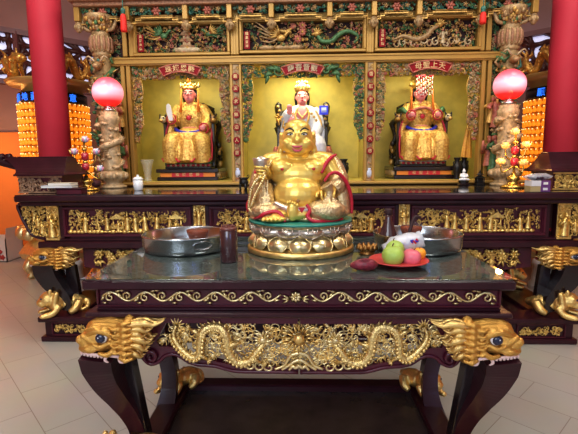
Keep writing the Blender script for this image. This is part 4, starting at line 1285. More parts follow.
for s in (-1, 1):
    xa, xb = abs(AL(46, 220).x), abs(AL(58.5, 220).x); z0, z1 = AL(303, 240).z, AL(303, 202).z
    part('end_post', gold_post(s*(xa+xb)/2, xa-xb, z0+.002, z1-.002, 3.565, 5+s), 'gold_relief', alt)
    # curved corner wing
    xo = abs(AL(17, 205).x)
    P = [(xb, z0), (xb, z1), (xo, z1), (xo-.005, z1-.09), (xo-.04, z1-.18), (xo-.11, z0+.03), (xa-.02, z0)]
    P = [(s*x, z) for x, z in P]
    g = MB(); g.prism(P, 3.585, 3.64)
    out = [(s*(xa+.004), 3.575, z1-.006), (s*(xo-.01), 3.575, z1-.006), (s*(xo-.012), 3.575, z1-.09), (s*(xo-.046), 3.575, z1-.175), (s*(xo-.11), 3.575, z0+.04), (s*(xa-.01), 3.575, z0+.01)]
    g.tube(catmull(out, 4), .014, 6)
    for yy in (4.0, 4.45): g.prism(P, yy, yy+.04)
    g.box(s*(xo-.02), s*(xo+.0), 3.6, 4.52, z1-.1, z1); wg = part('corner_wing', g, 'wood', alt)
    g = MB(); r = random.Random(30+s)
    def ins(x, z):
        x = abs(x)
        zt_ = z1-.02
        if x < xa+.012 or z > zt_: return False
        t = (zt_-z)/(zt_-z0)
        return x < xa+.012+(xo-.04-xa)*math.sqrt(max(0, 1-t**2.2))
    foliage(g, *sorted((s*xa, s*xo)), z0, z1, 3.58, 95, .025, [0], r, ins, .014); foliage(g, *sorted((s*xa, s*xo)), z0, z1, 3.578, 70, .018, [0], r, ins, .01)
    for q in range(3):
        x = xa+.05+.03*q
        figure(g, s*x, z0+.06+.05*q, 3.572, .11, 0, r)
    part('gilded_foliage', g, 'gold_relief', wg)
# apron under the ledge : beast heads and leaf relief
zz1 = zc0; zz0 = AL(303, 270).z
g = MB()
for s in (-1, 1):
    P = [(s*(abs(AL(88, 258).x)+.06), zz1), (s*.15, zz1), (s*.15, AL(303, 262).z), (s*.7, AL(303, 263).z), (s*.95, AL(303, 268).z), (s*1.2, AL(303, 276).z), (s*1.45, AL(303, 280).z), (s*1.62, AL(303, 272).z), (s*(abs(AL(88, 258).x)+.06), AL(303, 268).z)]
    g.prism(P, 3.60, 3.63)
g.box(-.2, .2, 3.60, 3.63, AL(303, 262).z, zz1)
ap = part('apron', g, 'wood_red', alt)
for s in (-1, 1):
    g = MB(); r = random.Random(50)
    xa, xb = s*abs(AL(92, 258).x), s*abs(AL(150, 258).x)
    lo, hi = min(xa, xb), max(xa, xb)
    foliage(g, lo, hi, AL(303, 268).z, zz1-.01, 3.595, 46, .036, [0], r, None, .012)
    for k in range(5):
        x = xa+(xb-xa)*(k+.5)/5
        blossom(g, x, AL(303, 255+2*(k % 2)).z, 3.585, .05, 0, 0, 6)
        for a in (-.6, .2, 1): leaf(g, x, AL(303, 260).z, 3.588, -PI/2+a, .075, .026)
    part('gilded_blossoms', g, 'gold_relief', ap)
    g = MB(); xb2 = s*.2
    lo, hi = min(xb, xb2), max(xb, xb2)
    foliage(g, lo, hi, AL(303, 262).z+.01, zz1-.01, 3.595, 70, .03, [0], r, None, .012); part('gilded_scrolls', g, 'gold_relief', ap)
KA = KH*1.30
eLa = AL(45, 257.5, 3.50)
for s in (-1, 1):
    beast(alt, (s*abs(eLa.x), 3.54, eLa.z+.004), s, KA*.95, 0, .80)
    beast(alt, (s*abs(eLa.x)*1.0, 4.42, eLa.z+.004), s, KA*.92, 0, .80)
# legs and lions on the plinth
zpl = pt(303, 318, 3.40).z
def alt_leg(s, y):
    g = MB()
    pts = [(47, 264, 15), (48, 271, 15), (53, 282, 12.5), (61, 293, 9.5), (67, 301, 8.5), (66, 309, 8.5)]
    P = []; R = []
    for q in pts:
        p = pt(q[0], q[1], 3.50); P.append((s*abs(p.x), y, p.z)); R.append(q[2]*.0082)
    g.tube(catmull(P, 5), R, 4, 0, sm=False, up=(.72*s, -.69, 0))
    P2 = [(s*abs(pt(a, b, 3.5).x), pt(a, b, 3.5).z) for a, b in ((60, 266), (70, 268), (73, 285), (75, 298), (70, 306), (64, 300))]
    g.prism(P2, y+.05, y+.10)
    return g
for s in (-1, 1):
    part('leg', alt_leg(s, 3.52), 'wood_black', alt); part('leg', alt_leg(s, 4.38), 'wood_black', alt)
    p = pt(56, 318, 3.46)
    lion(alt, (s*(abs(p.x)-.02), 3.50, zpl), -PI/2+s*.95, .235)
    lion(alt, (s*(abs(p.x)-.02), 4.36, zpl), -PI/2+s*.95, .235)
# plinth
g = MB()
xp = abs(gz(38, 344, 0).x)
y0 = 3.40; y1 = 4.56
def ring(g, o, z0, z1, bev):
    g.box(-xp-o, xp+o, y0-o, y0+.22, z0, z1, 0, bev); g.box(-xp-o, xp+o, y1-.22, y1+o, z0, z1, 0, bev)
    for s in (-1, 1): g.box(s*(xp+o), s*(xp-.30), y0+.2, y1-.2, z0, z1, 0, bev)
ring(g, .0, .0, .045, .008); ring(g, -.03, .045, zpl-.045, 0); ring(g, .01, zpl-.045, zpl, .008)
g.box(-xp+.2, xp-.2, y0+.2, y1-.2, .03, zpl-.03)
pl = part('plinth', g, 'wood', alt)
for s in (-1, 1):
    for (a, b) in ((55, 96),):
        xa, xb = s*abs(pt(a, 330, 3.43).x), s*abs(pt(b, 330, 3.43).x)
        lo, hi = min(xa, xb), max(xa, xb)
        g = MB(); g.frame(lo-.02, hi+.02, y0+.015, y0+.035, .048, zpl-.05, .012, 0, .003); f = part('plinth_panel', g, 'wood_red', alt)
        g = MB(); foliage(g, lo, hi, .066, zpl-.066, y0+.028, 46, .028, [0], random.Random(60+s), None, .008); part('gilded_scrolls', g, 'gold_relief', f)
# ================================================================== THINGS ON THE ALTAR
# flared roof boxes at both ends
def roof_box(s, label, dy):
    def q(px, py, Y=3.62):
        p = pt(px, py, Y); return abs(p.x), p.z-dy
    xo = q(15, 180)[0]; xi = q(60, 185)[0]; xe = xi-.05
    t = thing('flared_roof_box', label, 'box', (s*(xo+xi)/2, 3.95, za), 'roofed boxes on the altar ends')
    z1 = q(40, 176)[1]+dy; z2 = pt(303, 157, 3.8).z+.012
    g = MB(); g.box(s*xo, s*xi, 3.66, 4.02, za, z1, 0, .004); part('body', g, 'wood_red', t)
    g = MB(); r = random.Random(9); lo, hi = sorted((s*xo, s*q(60, 180)[0]))
    g.box(lo, hi, 3.648, 3.66, za+.004, za+.018); g.box(lo, hi, 3.648, 3.66, z1-.016, z1-.002)
    foliage(g, lo+.004, hi-.004, za+.01, z1-.01, 3.656, 110, .026, [0], r, None, .010); part('fret_panel', g, 'fret_tan' if s < 0 else 'gold_relief', t)
    # roof : concave flare, loft of rings
    V = []; Fs = []
    xr0, xr1 = abs(pt(6, 157, 3.8).x), abs(pt(68, 157, 3.8).x)
    rows = []
    N = 7
    for i in range(N):
        u = i/(N-1)
        z = z1+.012+(z2-z1-.012)*u**1.35
        xa = xo+.0+(xr0-xo)*u**2; xb = xe+(xr1-xe)*u**.7
        rows.append((xa, xb, 3.60+.17*u**.8, 4.08-.17*u**.8, z))
    g = MB()
    for (xa, xb, ya_, yb_, z) in [(xo, xe, 3.60, 4.08, z1)]+rows:
        V += [(s*xa, ya_, z), (s*xb, ya_, z), (s*xb, yb_, z), (s*xa, yb_, z)]
    for i in range(N):
        for k in range(4): Fs.append((4*i+k, 4*i+(k+1) % 4, 4*i+4+(k+1) % 4, 4*i+4+k))
    Fs.append((0, 1, 2, 3)); Fs.append(tuple(4*N+k for k in range(4)))
    g.add(V, Fs, 0, False)
    g.box(s*xr0, s*xr1, 3.78, 3.90, z2-.004, z2+.012, 0, .004)
    # curled outer end
    P = [(s*(xo+.01), 3.7, z1+.02), (s*(xo+.03), 3.8, z1+.06), (s*(xr0+.05), 3.8, z2-.03), (s*(xr0+.07), 3.8, z2+.0), (s*(xr0+.02), 3.8, z2+.015)]
    for yy in (0, .1): g.tube(catmull([(a, b+yy, c) for a, b, c in P], 4), [.03, .035, .04, .03], 8)
    part('roof', g, 'wood', t)
M['fret_tan'] = mat('brownish_gilt_fret', (.42, .26, .16), .4, .4, .2, 60)
roof_box(-1, 'dark lacquered box with flared roof and fret panel, left end of altar', 0)
roof_box(1, 'dark lacquered box with flared roof and gold scrolls, right end of altar', 0)
# low red box with books on the left
p = pt(72, 188, 3.58)
t = thing('low_box', 'low dark red lacquer box under the white books, left end of altar', 'box', (p.x, 3.58, za))
g = MB(); g.box(p.x-.10, p.x+.11, 3.515, 3.625, za, za+.040, 0, .004); part('body', g, 'wood_red', t)
g = MB(); g.box(p.x-.105, p.x+.115, 3.51, 3.63, za+.040, za+.054, 0, .004); part('lid', g, 'wood', t)
M['paper'] = mat('white_pages', (.80, .78, .74), .7); M['cover'] = mat('pale_blue_cover', (.55, .60, .66), .5)
M['cover2'] = mat('cream_cover', (.78, .70, .52), .5)
def book(px, w, z, label, cov, rot):
    p = pt(px, 182, 3.575)
    t = thing('book', label, 'book', (p.x, 3.575, z), 'books on the low box', rot)
    h = .020
    for nm, b, m in (('pages', (-w/2+.003, w/2-.003, -.052, .052, .003, h-.003), 'paper'), ('cover', None, cov)):
        g = MB()
        if b: g.box(*b)
        else:
            g.box(-w/2, w/2, -.055, .055, 0, .003); g.box(-w/2, w/2, -.055, .055, h-.003, h); g.box(-w/2, -w/2+.003, -.055, .055, 0, h)
        part(nm, g, m, t, False)
book(59.5, .26, za+.0545, 'wide pale blue book lying on the low red box, lowest of the two', 'cover', .04)
book(63, .20, za+.0750, 'smaller cream book lying on top of the pale blue book', 'cover2', -.06)
# lamp pillars
def globe_mat():
    m = bpy.data.materials.new('lit_red_white_globe'); m.use_nodes = True
    nt = m.node_tree; b = nt.nodes['Principled BSDF']
    tc = nt.nodes.new('ShaderNodeTexCoord'); sp_ = nt.nodes.new('ShaderNodeSeparateXYZ'); r = nt.nodes.new('ShaderNodeValToRGB')
    nt.links.new(tc.outputs['Generated'], sp_.inputs[0]); nt.links.new(sp_.outputs['Z'], r.inputs['Fac'])
    e = r.color_ramp.elements
    e[0].position = 0; e[0].color = (.75, .01, .005, 1); e[1].position = 1; e[1].color = (.80, .05, .09, 1)
    for p_, c_ in ((.20, (.85, .03, .03, 1)), (.40, (.95, .34, .42, 1)), (.56, (.95, .45, .55, 1)), (.80, (.9, .14, .19, 1))):
        x = e.new(p_); x.color = c_
    nt.links.new(r.outputs['Color'], b.inputs['Emission Color']); b.inputs['Emission Strength'].default_value = .75
    nt.links.new(r.outputs['Color'], b.inputs['Base Color']); b.inputs['Roughness'].default_value = .2
    return m
M['globe'] = globe_mat()
def lamp_pillar(px, side, gpx, gpy):
    Y = 4.40
    X = pt(px, 185, Y).x
    t = thing('globe_lamp', 'carved beige dragon pillar lamp with glowing red and white globe, %s end of altar' % side, 'lamp', (X, Y, za), 'globe lamps on the altar')
    gc = pt(gpx, gpy, Y); R = .150
    zc_ = gc.z-R-.045
    g = MB(); c = (X, Y, za)
    g.lathe([(0, 0), (.13, 0), (.135, .02), (.10, .035), (.085, .06), (.12, .085), (.14, .12), (.135, .16), (.10, .175), (0, .175)], c, 28, wob=lambda a, i: 1+.03*math.cos(10*a))
    for k in range(12):
        a = 2*PI*k/12; g.ell((X+.13*math.cos(a), Y+.13*math.sin(a), za+.125), (.03, .03, .038), 0, 7, 5)
    part('lotus_base', g, 'beige_carve', t)
    h = zc_-za
    g = MB(); g.lathe([(.10, .17), (.088, .2), (.085, h-.12), (.10, h-.09), (.105, h-.05), (.085, h-.03), (.09, h), (0, h)], c, 24, wob=lambda a, i: 1+.03*math.cos(8*a)); part('column', g, 'beige_carve', t)
    g = MB(); P = []; n = 60
    for k in range(n):
        u = k/(n-1); a = -PI/2+u*2*PI*1.7+.6; rr = .095+.012*math.sin(u*40)
        P.append((X+rr*math.cos(a), Y+rr*math.sin(a), za+.20+(h-.34)*u))
    g.tube(P, [.012, .028, .034, .034, .030, .03], 8)
    e = Vector(P[-1]); g.ell(e, (.045, .045, .038)); g.ell(e+Vector((0, -.04, 0)), (.03, .035, .022))
    r = random.Random(int(px))
    for k in range(3, n-3, 2):
        q = Vector(P[k]); d = Vector((q.x-X, q.y-Y, 0)).normalized()
        g.tube([q+d*.01, q+d*.045+Vector((0, 0, .02))], [.012, .002], 5)
    for k in range(26):
        a = r.uniform(PI, 2*PI); z = za+.2+(h-.3)*r.random()
        q = Vector((X+.088*math.cos(a), Y+.088*math.sin(a), z))
        g.ell(q, (.028, .022, .018), 0, 7, 5)
    part('coiled_dragon', g, 'beige_carve', t)
    g = MB(); g.lathe([(.05, h), (.07, h+.01), (.07, h+.03), (.045, h+.04), (.05, h+.055), (.06, h+.07), (0, h+.07)], c, 24); part('collar', g, 'steel', t)
    g = MB(); g.ell((X, Y, gc.z), R, 0, 36, 20); part('globe', g, 'globe', t, label='glowing red and white glass globe')
    l = bpy.data.lights.new('globe_light', 'POINT'); l.energy = 4; l.specular_factor = .2; l.color = (1, .45, .4); l.shadow_soft_size = .16
    o = bpy.data.objects.new('globe_light', l); COL.objects.link(o); o.location = (X, Y-.30, gc.z)
lamp_pillar(113.5, 'left', 109.5, 92.5)
lamp_pillar(504, 'right', 507, 85)
# candelabra with lotus cups
M['cand_gold'] = mat('polished_brass', (.75, .48, .12), .22, .9, .1, 20)
M['petal_pink'] = mat('pink_glass_petal', (.75, .30, .42), .25, coat=.4); M['petal_blue'] = mat('pale_blue_glass_petal', (.55, .62, .80), .25, coat=.4)
M['petal_yellow'] = mat('yellow_glass_petal', (.80, .60, .12), .25, coat=.4)
M['petal_lit'] = mat('lit_amber_glass_petal', (.80, .50, .20), .25, emit=(1, .40, .06), es=.40, coat=.4)
M['glass_red'] = mat('red_glass_bead', (.5, .03, .05), .12, coat=.5)
def candelabra(px, py, pts_, label, lit):
    b = gz(px, py, za); Y = min(b.y, 4.05); X = pt(px, py-3, Y).x
    t = thing('lotus_candelabra', label, 'candelabra', (X, Y, za), 'lotus candelabras')
    c = (X, Y, za)
    ztop = pt(pts_[0][0], pts_[0][1], Y).z
    h = ztop-za
    g = MB(); g.lathe([(0, 0), (.105, 0), (.11, .012), (.085, .024), (.05, .035), (.04, .06), (.062, .08), (.05, .10), (.022, .115), (.016, .14), (0, .14)], c, 24); part('base', g, 'cand_gold', t)
    g = MB(); g.tube([(X, Y, za+.13), (X, Y, ztop-.03)], .010, 8)
    for u in (.55, .80): g.lathe([(.012, -.02), (.026, 0), (.012, .02)], (X, Y, za+h*u), 12)
    part('stem', g, 'cand_gold', t)
    for u in (.46, .66):
        g = MB(); g.lathe([(.012, -.04), (.032, -.025), (.034, .025), (.012, .04)], (X, Y, za+h*u), 14); part('glass_bead', g, 'glass_red', t)
    for i, (a, b_) in enumerate(pts_):
        p = pt(a, b_, Y)
        dy = -.03 if i in (3, 4) else .03
        y = Y if i == 0 else Y+dy
        if i:
            g = MB(); z0 = max(za+h*.40, p.z-.10)
            g.tube(catmull([(X, Y, z0), (X+(p.x-X)*.35, y, z0-.03), (X+(p.x-X)*.85, y, p.z-.10), (p.x, y, p.z-.035)], 5), [.009, .007], 7)
            part('arm', g, 'cand_gold', t)
        g = MB(); CS = 1.12
        for ring_, (n_, tl, L) in enumerate(((8, .9, .048), (7, .45, .05))):
            for k in range(n_):
                an = 2*PI*k/n_+.3*ring_
                d = Vector((math.cos(an)*math.sin(tl), math.sin(an)*math.sin(tl), math.cos(tl)))
                o_ = Vector((p.x, y, p.z-.03))
                mi = (k+ring_*1) % 3 if not lit else 0
                g.tube([o_, o_+d*L*.55*CS+Vector((0, 0, -.004)), o_+d*L*CS+Vector((0, 0, .006))], [.007, .015, .0035], 6, mi)
        g.ell((p.x, y-.012, p.z+.004), .021, 3 if not lit else 1, 8, 6)
        lo = part('lotus_cup', g, ['petal_pink', 'petal_blue', 'petal_yellow', 'white'] if not lit else ['petal_lit', 'yellow_glow'], t, label='lit yellow lotus cup' if lit else 'pink, blue and yellow glass lotus cup')
        if lit and i in (0, 2, 3):
            l = bpy.data.lights.new('lotus_light', 'POINT'); l.energy = 1.2; l.specular_factor = .15; l.color = (1, .6, .2); l.shadow_soft_size = .03
            o = bpy.data.objects.new('lotus_light', l); COL.objects.link(o); o.location = (p.x, y-.09, p.z+.03)
candelabra(87, 190, [(84.5, 139), (72, 151), (94, 151), (78, 168), (101, 168)], 'brass candelabra with unlit pink and blue lotus cups, left end of altar', False)
candelabra(513, 186, [(515, 131), (507, 145), (528, 144), (499, 161), (522, 162)], 'brass candelabra with lit yellow lotus cups, right end of altar', True)
# small altar pieces
def at_altar(px, py, ymax=4.6): 
    b = gz(px, py, za); Y = max(3.55, min(b.y, ymax, 4.5)); return pt(px, py, Y).x, Y
X, Y = at_altar(138.5, 190.5)
M['porcelain'] = mat('white_porcelain', (.82, .84, .86), .15, coat=.3)
t = thing('lidded_cup', 'white porcelain lidded cup on the altar right of the left lamp', 'cup', (X, Y, za))
g = MB(); g.lathe([(0, 0), (.032, 0), (.038, .008), (.044, .04), (.045, .10), (.041, .10), (0, .098)], (X, Y, za), 28); part('body', g, 'porcelain', t)
g = MB(); g.lathe([(.047, .10), (.047, .108), (.036, .122), (.012, .130), (.010, .136), (.013, .143), (0, .148)], (X, Y, za), 28); part('lid', g, 'porcelain', t)
X, Y = at_altar(244, 189.5)
t = thing('incense_burner', 'small black bronze incense burner on three legs, left of the gold statue', 'incense burner', (X, Y, za))
g = MB(); g.lathe([(0, .045), (.036, .048), (.044, .065), (.040, .085), (.034, .095), (.046, .104), (.046, .112), (.036, .112), (.034, .10), (0, .10)], (X, Y, za), 28); part('bowl', g, 'black', t)
for k in range(3):
    a = -PI/2+2*PI*k/3+.5
    g = MB(); g.tube([(X+.032*math.cos(a), Y+.032*math.sin(a), za+.06), (X+.036*math.cos(a), Y+.036*math.sin(a), za+.02), (X+.034*math.cos(a), Y+.034*math.sin(a), za)], [.012, .010, .008], 8); part('leg', g, 'black', t)
for s in (-1, 1):
    g = MB(); g.tube([(X+s*.040, Y, za+.105), (X+s*.050, Y, za+.125), (X+s*.044, Y, za+.138), (X+s*.034, Y, za+.125)], .004, 6); part('ear_handle', g, 'black', t)
# white sage figurine and black pagoda
X, Y = at_altar(463.5, 184)
t = thing('white_figurine', 'small white seated figurine on a dark stand, right of the red robed statue', 'figurine', (X, Y, za))
g = MB(); g.lathe([(0, 0), (.062, 0), (.066, .008), (.050, .02), (.054, .038), (.060, .042), (0, .044)], (X, Y, za), 8, 0, False); part('stand', g, 'wood_black', t)
g = MB(); E = g.ell; c = Vector((X, Y, za+.044))
E(c+Vector((0, 0, .016)), (.048, .038, .018)); E(c+Vector((0, .004, .05)), (.027, .022, .036)); E(c+Vector((0, 0, .098)), (.017, .018, .020)); E(c+Vector((0, .004, .118)), (.010, .010, .009)); E(c+Vector((0, -.026, .04)), (.014, .012, .012))
for s in (-1, 1): g.tube([c+Vector((s*.024, .004, .07)), c+Vector((s*.036, -.008, .046)), c+Vector((s*.008, -.028, .040))], [.012, .011, .008], 7); E(c+Vector((s*.036, -.012, .014)), (.02, .02, .013))
part('figure', remesh(g, .003, 2), 'porcelain', t)
X, Y = at_altar(479.5, 184)
t = thing('pagoda_censer', 'small black pagoda shaped censer beside the white figurine', 'censer', (X, Y, za))
g = MB(); g.box(X-.045, X+.045, Y-.04, Y+.04, 0+za, za+.016, 0, .003)
for s in (-1, 1):
    for q in (-1, 1): g.tube([(X+s*.034, Y+q*.028, za+.01), (X+s*.034, Y+q*.028, za+.07)], .006, 6)
g.box(X-.028, X+.028, Y-.022, Y+.026, za+.01, za+.07); part('body', g, 'black', t)
g = MB()
for z, w in ((za+.066, .062), (za+.096, .040)):
    g.lathe([(w*1.25, .006), (w*.8, .012), (w*.35, .03), (0, .032)], (X, Y, z), 4, 0, False); 
g.lathe([(.018, .0), (.018, .03)], (X, Y, za+.07), 8); g.lathe([(.007, 0), (.011, .01), (.003, .03), (0, .034)], (X, Y, za+.126), 10); part('roof', g, 'black', t)
# carton stack and wrapped things on the right
M['box_white'] = mat('white_box_card', (.72, .70, .72), .5); M['box_purple'] = mat('purple_box_card', (.16, .05, .20), .45); M['box_gold'] = mat('tan_box_card', (.45, .34, .16), .5)
X0, Y0 = pt(535.5, 185, 3.58).x, 3.55
for k, (m1, m2, lb) in enumerate((('box_gold', 'box_purple', 'flat tan and purple carton on the altar, lower of two by the right box'), ('box_white', 'box_purple', 'flat white and purple carton stacked on the tan carton at right'))):
    z = za+.045*k
    t = thing('small_carton', lb, 'box', (X0, Y0, z), 'cartons on the right of the altar', .05*k)
    g = MB(); g.box(-.078, .0, -.05, .05, 0, .0445, 0, .001); part('sleeve', g, m1, t, False); g = MB(); g.box(.0, .078, -.0495, .0495, .0005, .044, 0, .001); part('tray', g, m2, t, False)
    g = MB(); g.box(.018, .055, -.0503, -.0495, .012, .032); part('printed_panel', g, 'box_white' if k == 0 else 'paper', t, False)
t = thing('wrapped_parcel', 'crumpled clear plastic parcel of dark things on top of the small cartons', 'parcel', (X0, Y0, za+.091))
M['dark_stuff'] = mat('dark_purple_brown', (.06, .03, .045), .5, 0, .3, 40)
g = MB(); g.ell((0, 0, .022), (.085, .05, .020), 0, 16, 8); crumple(g, 0, .010, 3); part('contents', g, 'dark_stuff', t, False)
g = MB(); g.ell((0, 0, .027), (.115, .046, .026), 0, 22, 12); g.v = [tuple(Vector(v)+.013*noise.noise_vector(Vector(v)*45)) for v in g.v]; g.v = [(a, b, max(c_, .001)) for a, b, c_ in g.v]
part('film', g, mat('clear_plastic_film', (.8, .82, .88), .12, alpha=.42, spec=.8), t, False, label='clear plastic film')
# dark red cloth and odds behind the left candelabra
X, Y = at_altar(98, 188)
t = thing('folded_cloth', 'dark folded cloth bundle behind the left candelabra on the altar', 'cloth', (X, 4.25, za))
g = MB(); g.ell((X+.0, 4.25, za+.05), (.10, .05, .05), 0, 18, 10); g.ell((X-.05, 4.24, za+.09), (.05, .04, .04), 0, 12, 8); g.v = [tuple(Vector(v)+.02*noise.noise_vector(Vector(v)*25)) for v in g.v]
g.v = [(a, b, max(c_, za)) for a, b, c_ in g.v]; part('bundle', g, mat('charcoal_red_cloth', (.07, .02, .03), .7, 0, .5, 25), t)
# ================================================================== ALTAR SCREEN WITH THREE NICHES
YS = 4.82
def S(px, py): return pt(px, py, YS)
def SZ(py): return pt(303, py, YS).z
def SX(px, py=100): return pt(px, py, YS).x
scr = thing('altar_screen', 'tall gold carved wooden screen with three lit niches behind the altar', 'screen', (0, 5.1, 0))
zl = SZ(181); zbm0, zbm1 = SZ(63.5), SZ(54)
zcor = SZ(4); ztop = SZ(-3)
XL, XR = SX(88, 30), SX(522, 30)
XE = (XR-XL)/2
# ledge and dado under the niches
g = MB(); g.box(-2.42, 2.42, 4.62, 5.70, zl-.03, zl, 0, .008); g.box(-2.40, 2.40, 4.83, 5.70, 0, zl-.03); part('ledge', g, 'screen', scr)
# gold leaf niche boxes
niches = [(SX(111, 100), SX(236, 100)-.021), (SX(236, 100), SX(370, 100)-.021), (SX(370, 100), SX(497, 100))]
NB = 5.62
for i, (a, b) in enumerate(niches):
    g = MB(); t_ = .02
    g.box(a, b, NB, NB+t_, zl, zbm0); g.box(a, a+t_, 4.93, NB, zl, zbm0); g.box(b, b+t_, 4.93, NB, zl, zbm0); g.box(a, b, 4.93, NB, zbm0, zbm0+t_); g.box(a, b, 4.86, NB, zl, zl+.004)
    part('niche_lining', g, 'niche', scr, label='gold leaf niche lining')
    l = bpy.data.lights.new('niche_light', 'AREA'); l.size = .7; l.shape = 'RECTANGLE'; l.size_y = .12; l.energy = (4.6, 10, 4.6)[i]; l.color = (1, .93, .62)
    o = bpy.data.objects.new('niche_light', l); COL.objects.link(o); o.location = ((a+b)/2, 5.04, zbm0-.03); o.rotation_euler = (.30, 0, 0)
# timber frame: beam, posts, cornice
g = MB()
XF = 2.30
g.box(-XF, XF, 4.80, 4.92, zbm0, zbm1-.02, 0, .006); g.box(-XF, XF, 4.785, 4.90, zbm0+.015, zbm0+.045, 0, .004); g.box(-XF, XF, 4.79, 4.90, zbm1-.035, zbm1-.012, 0, .004)
part('beam', g, 'screen', scr)
for (a, b) in ((122.5, 126.5), (128, 132), (230.5, 233.5), (239.5, 242), (364.5, 367.5), (372.5, 375.5), (480, 484), (486, 490)):
    g = MB(); xa, xb = SX(a, 100), SX(b, 100)
    g.box(xa, xb, 4.80, 4.90, zl, zbm0, 0, .006); part('post', g, 'screen', scr)
for (a, b) in ((230.5, 239), (366, 374)):
    g = MB(); xa, xb = SX(a, 40), SX(b, 40); g.box(xa, xb, 4.80, 4.90, zbm1, zcor, 0, .008); g.box((xa+xb)/2-.016, (xa+xb)/2+.016, 4.79, 4.81, zbm1, zcor, 0, .004); part('post', g, 'screen', scr)
for (a, b) in ((122.5, 127), (129, 134), (480, 484.5), (486, 491)):
    g = MB(); xa, xb = SX(a, 40), SX(b, 40); g.box(xa, xb, 4.80, 4.90, zbm1, zcor, 0, .006); part('post', g, 'screen', scr)
# side bays : dark board, cross rails
for s, (a, b) in ((-1, (113, 123)), (1, (489, 499))):
    xa, xb = SX(a, 100), SX(b, 100)
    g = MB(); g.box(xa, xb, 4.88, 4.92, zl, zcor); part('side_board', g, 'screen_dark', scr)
    for (p0, p1) in ((58, 64), (98, 104), (146, 151), (178, 183)):
        g = MB(); g.box(xa, xb, 4.82, 4.90, SZ(p1), SZ(p0), 0, .004); part('cross_rail', g, 'screen', scr)
    r = random.Random(70+s)
    for (p0, p1) in ((18, 58), (64, 98), (104, 146), (151, 178)):
        g = MB(); foliage(g, xa, xb, SZ(p1), SZ(p0), 4.87, 40, .042, [0, 0, 1, 2, 3], r, None, .015); part('side_carving', g, ['c_green', 'c_tan', 'c_brown', 'c_pink'], scr, label='green and tan side carving')
# cornice
g = MB(); g.box(-2.44, 2.44, 4.62, 4.95, zcor+.01, ztop+.05, 0, .01); g.box(-2.40, 2.40, 4.66, 4.95, zcor-.03, zcor+.012, 0, .006)
r = random.Random(7)
for k in range(90):
    x = -2.40+4.8*(k+.5)/90; g.ell((x, 4.62, zcor+.03), (.026, .016, .024), 0, 7, 5)
part('cornice', g, 'cornice', scr)
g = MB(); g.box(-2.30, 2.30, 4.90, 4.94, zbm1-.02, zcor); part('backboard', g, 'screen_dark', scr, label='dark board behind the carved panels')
g = MB(); g.box(-2.30, 2.30, 4.82, 4.90, SZ(17.3), SZ(12.5), 0, .006); part('upper_beam', g, 'screen', scr)
# upper lattice row with pendants
px_posts = [82.5, 131, 188, 231, 272, 329, 372.5, 416.5, 477, 529]
zr0, zr1 = SZ(19), SZ(6)
xs = [SX(p, 15) for p in px_posts]
CM = ['c_green', 'c_teal', 'c_gold', 'c_pink', 'c_cream', 'c_brown', 'c_tan']
for k in range(len(xs)):
    g = MB(); x = xs[k]; g.box(x-.028, x+.028, 4.68, 4.76, zr0-.02, zcor+.0, 0, .006); part('hanging_post', g, 'screen', scr)
    g = MB(); z = zr0-.02
    g.lathe([(.02, 0), (.036, -.010), (.032, -.025), (.042, -.04), (.040, -.072), (.030, -.09), (.024, -.10), (.010, -.11), (0, -.11)], (x, 4.72, z), 8, 0, False)
    for q in range(8):
        a = 2*PI*q/8; g.ell((x+.040*math.cos(a), 4.72+.040*math.sin(a), z-.056), (.011, .011, .022), 0, 6, 4)
    part('pendant', g, 'c_tan', scr, label='carved lotus pendant')
for k in range(len(xs)-1):
    x0, x1 = xs[k]+.028, xs[k+1]-.028
    g = MB(); w = x1-x0; zmid = (zr0+zr1)/2
    g.box(x0, x1, 4.74, 4.76, zr1-.012, zr1+.012, 2); 
    # stepped key-pattern lower edge
    st = [(0, -.055), (.10, -.055), (.10, -.025), (.2, -.025), (.2, 0), (.8, 0), (.8, -.025), (.9, -.025), (.9, -.055), (1, -.055)]
    g.tube([(x0+w*a, 4.725, zr0+.012+b) for a, b in st], .009, 4, 2, sm=False)
    g.tube([(x0+w*a, 4.725, zr0+.034+b) for a, b in st[1:-1]], .006, 4, 2, sm=False)
    r = random.Random(80+k)
    foliage(g, x0, x1, zr0+.03, zr1, 4.735, int(w/.009), .030, [0, 0, 1, 1, 6], r, None, .02)
    blossom(g, (x0+x1)/2, zmid+.01, 4.715, .055, 3, 3, 6); 
    for s in (-1, 1): blossom(g, (x0+x1)/2+s*w*.27, zmid+.02, 4.715, .032, 6, 2, 5)
    part('lattice_panel', g, CM, scr, label='green lattice panel with pink centre flower')
# red silk tassels (hang from the cornice)
for px, y0, y1 in ((125, 10, 33), (481.5, 8, 25)):
    p = pt(px, (y0+y1)/2, 4.64); side = 'left' if px < 300 else 'right'
    zt_, zb_ = pt(px, y0, 4.64).z, pt(px, y1, 4.64).z
    t = thing('red_tassel', 'red silk tassel hanging from the screen cornice, %s end' % side, 'tassel', (p.x, 4.60, zb_), 'red tassels')
    g = MB(); g.tube([(p.x, 4.60, zcor+.02), (p.x, 4.60, zt_-.02)], .005, 6); part('cord', g, 'c_teal', t)
    g = MB(); g.ell((p.x, 4.60, zt_-.02), (.026, .026, .03), 0, 10, 6); g.lathe([(.02, .02), (.022, 0), (.02, -.02)], (p.x, 4.60, zt_-.04), 10); part('knot', g, 'c_teal', t)
    g = MB(); zz_ = zt_-.05
    g.lathe([(.018, zz_), (.03, zz_-.03), (.033, zb_+.02), (.030, zb_), (0, zb_)], (p.x, 4.60, 0), 16, wob=lambda a, i: 1+.06*math.sin(8*a)); part('fringe', g, 'red_tassel', t)
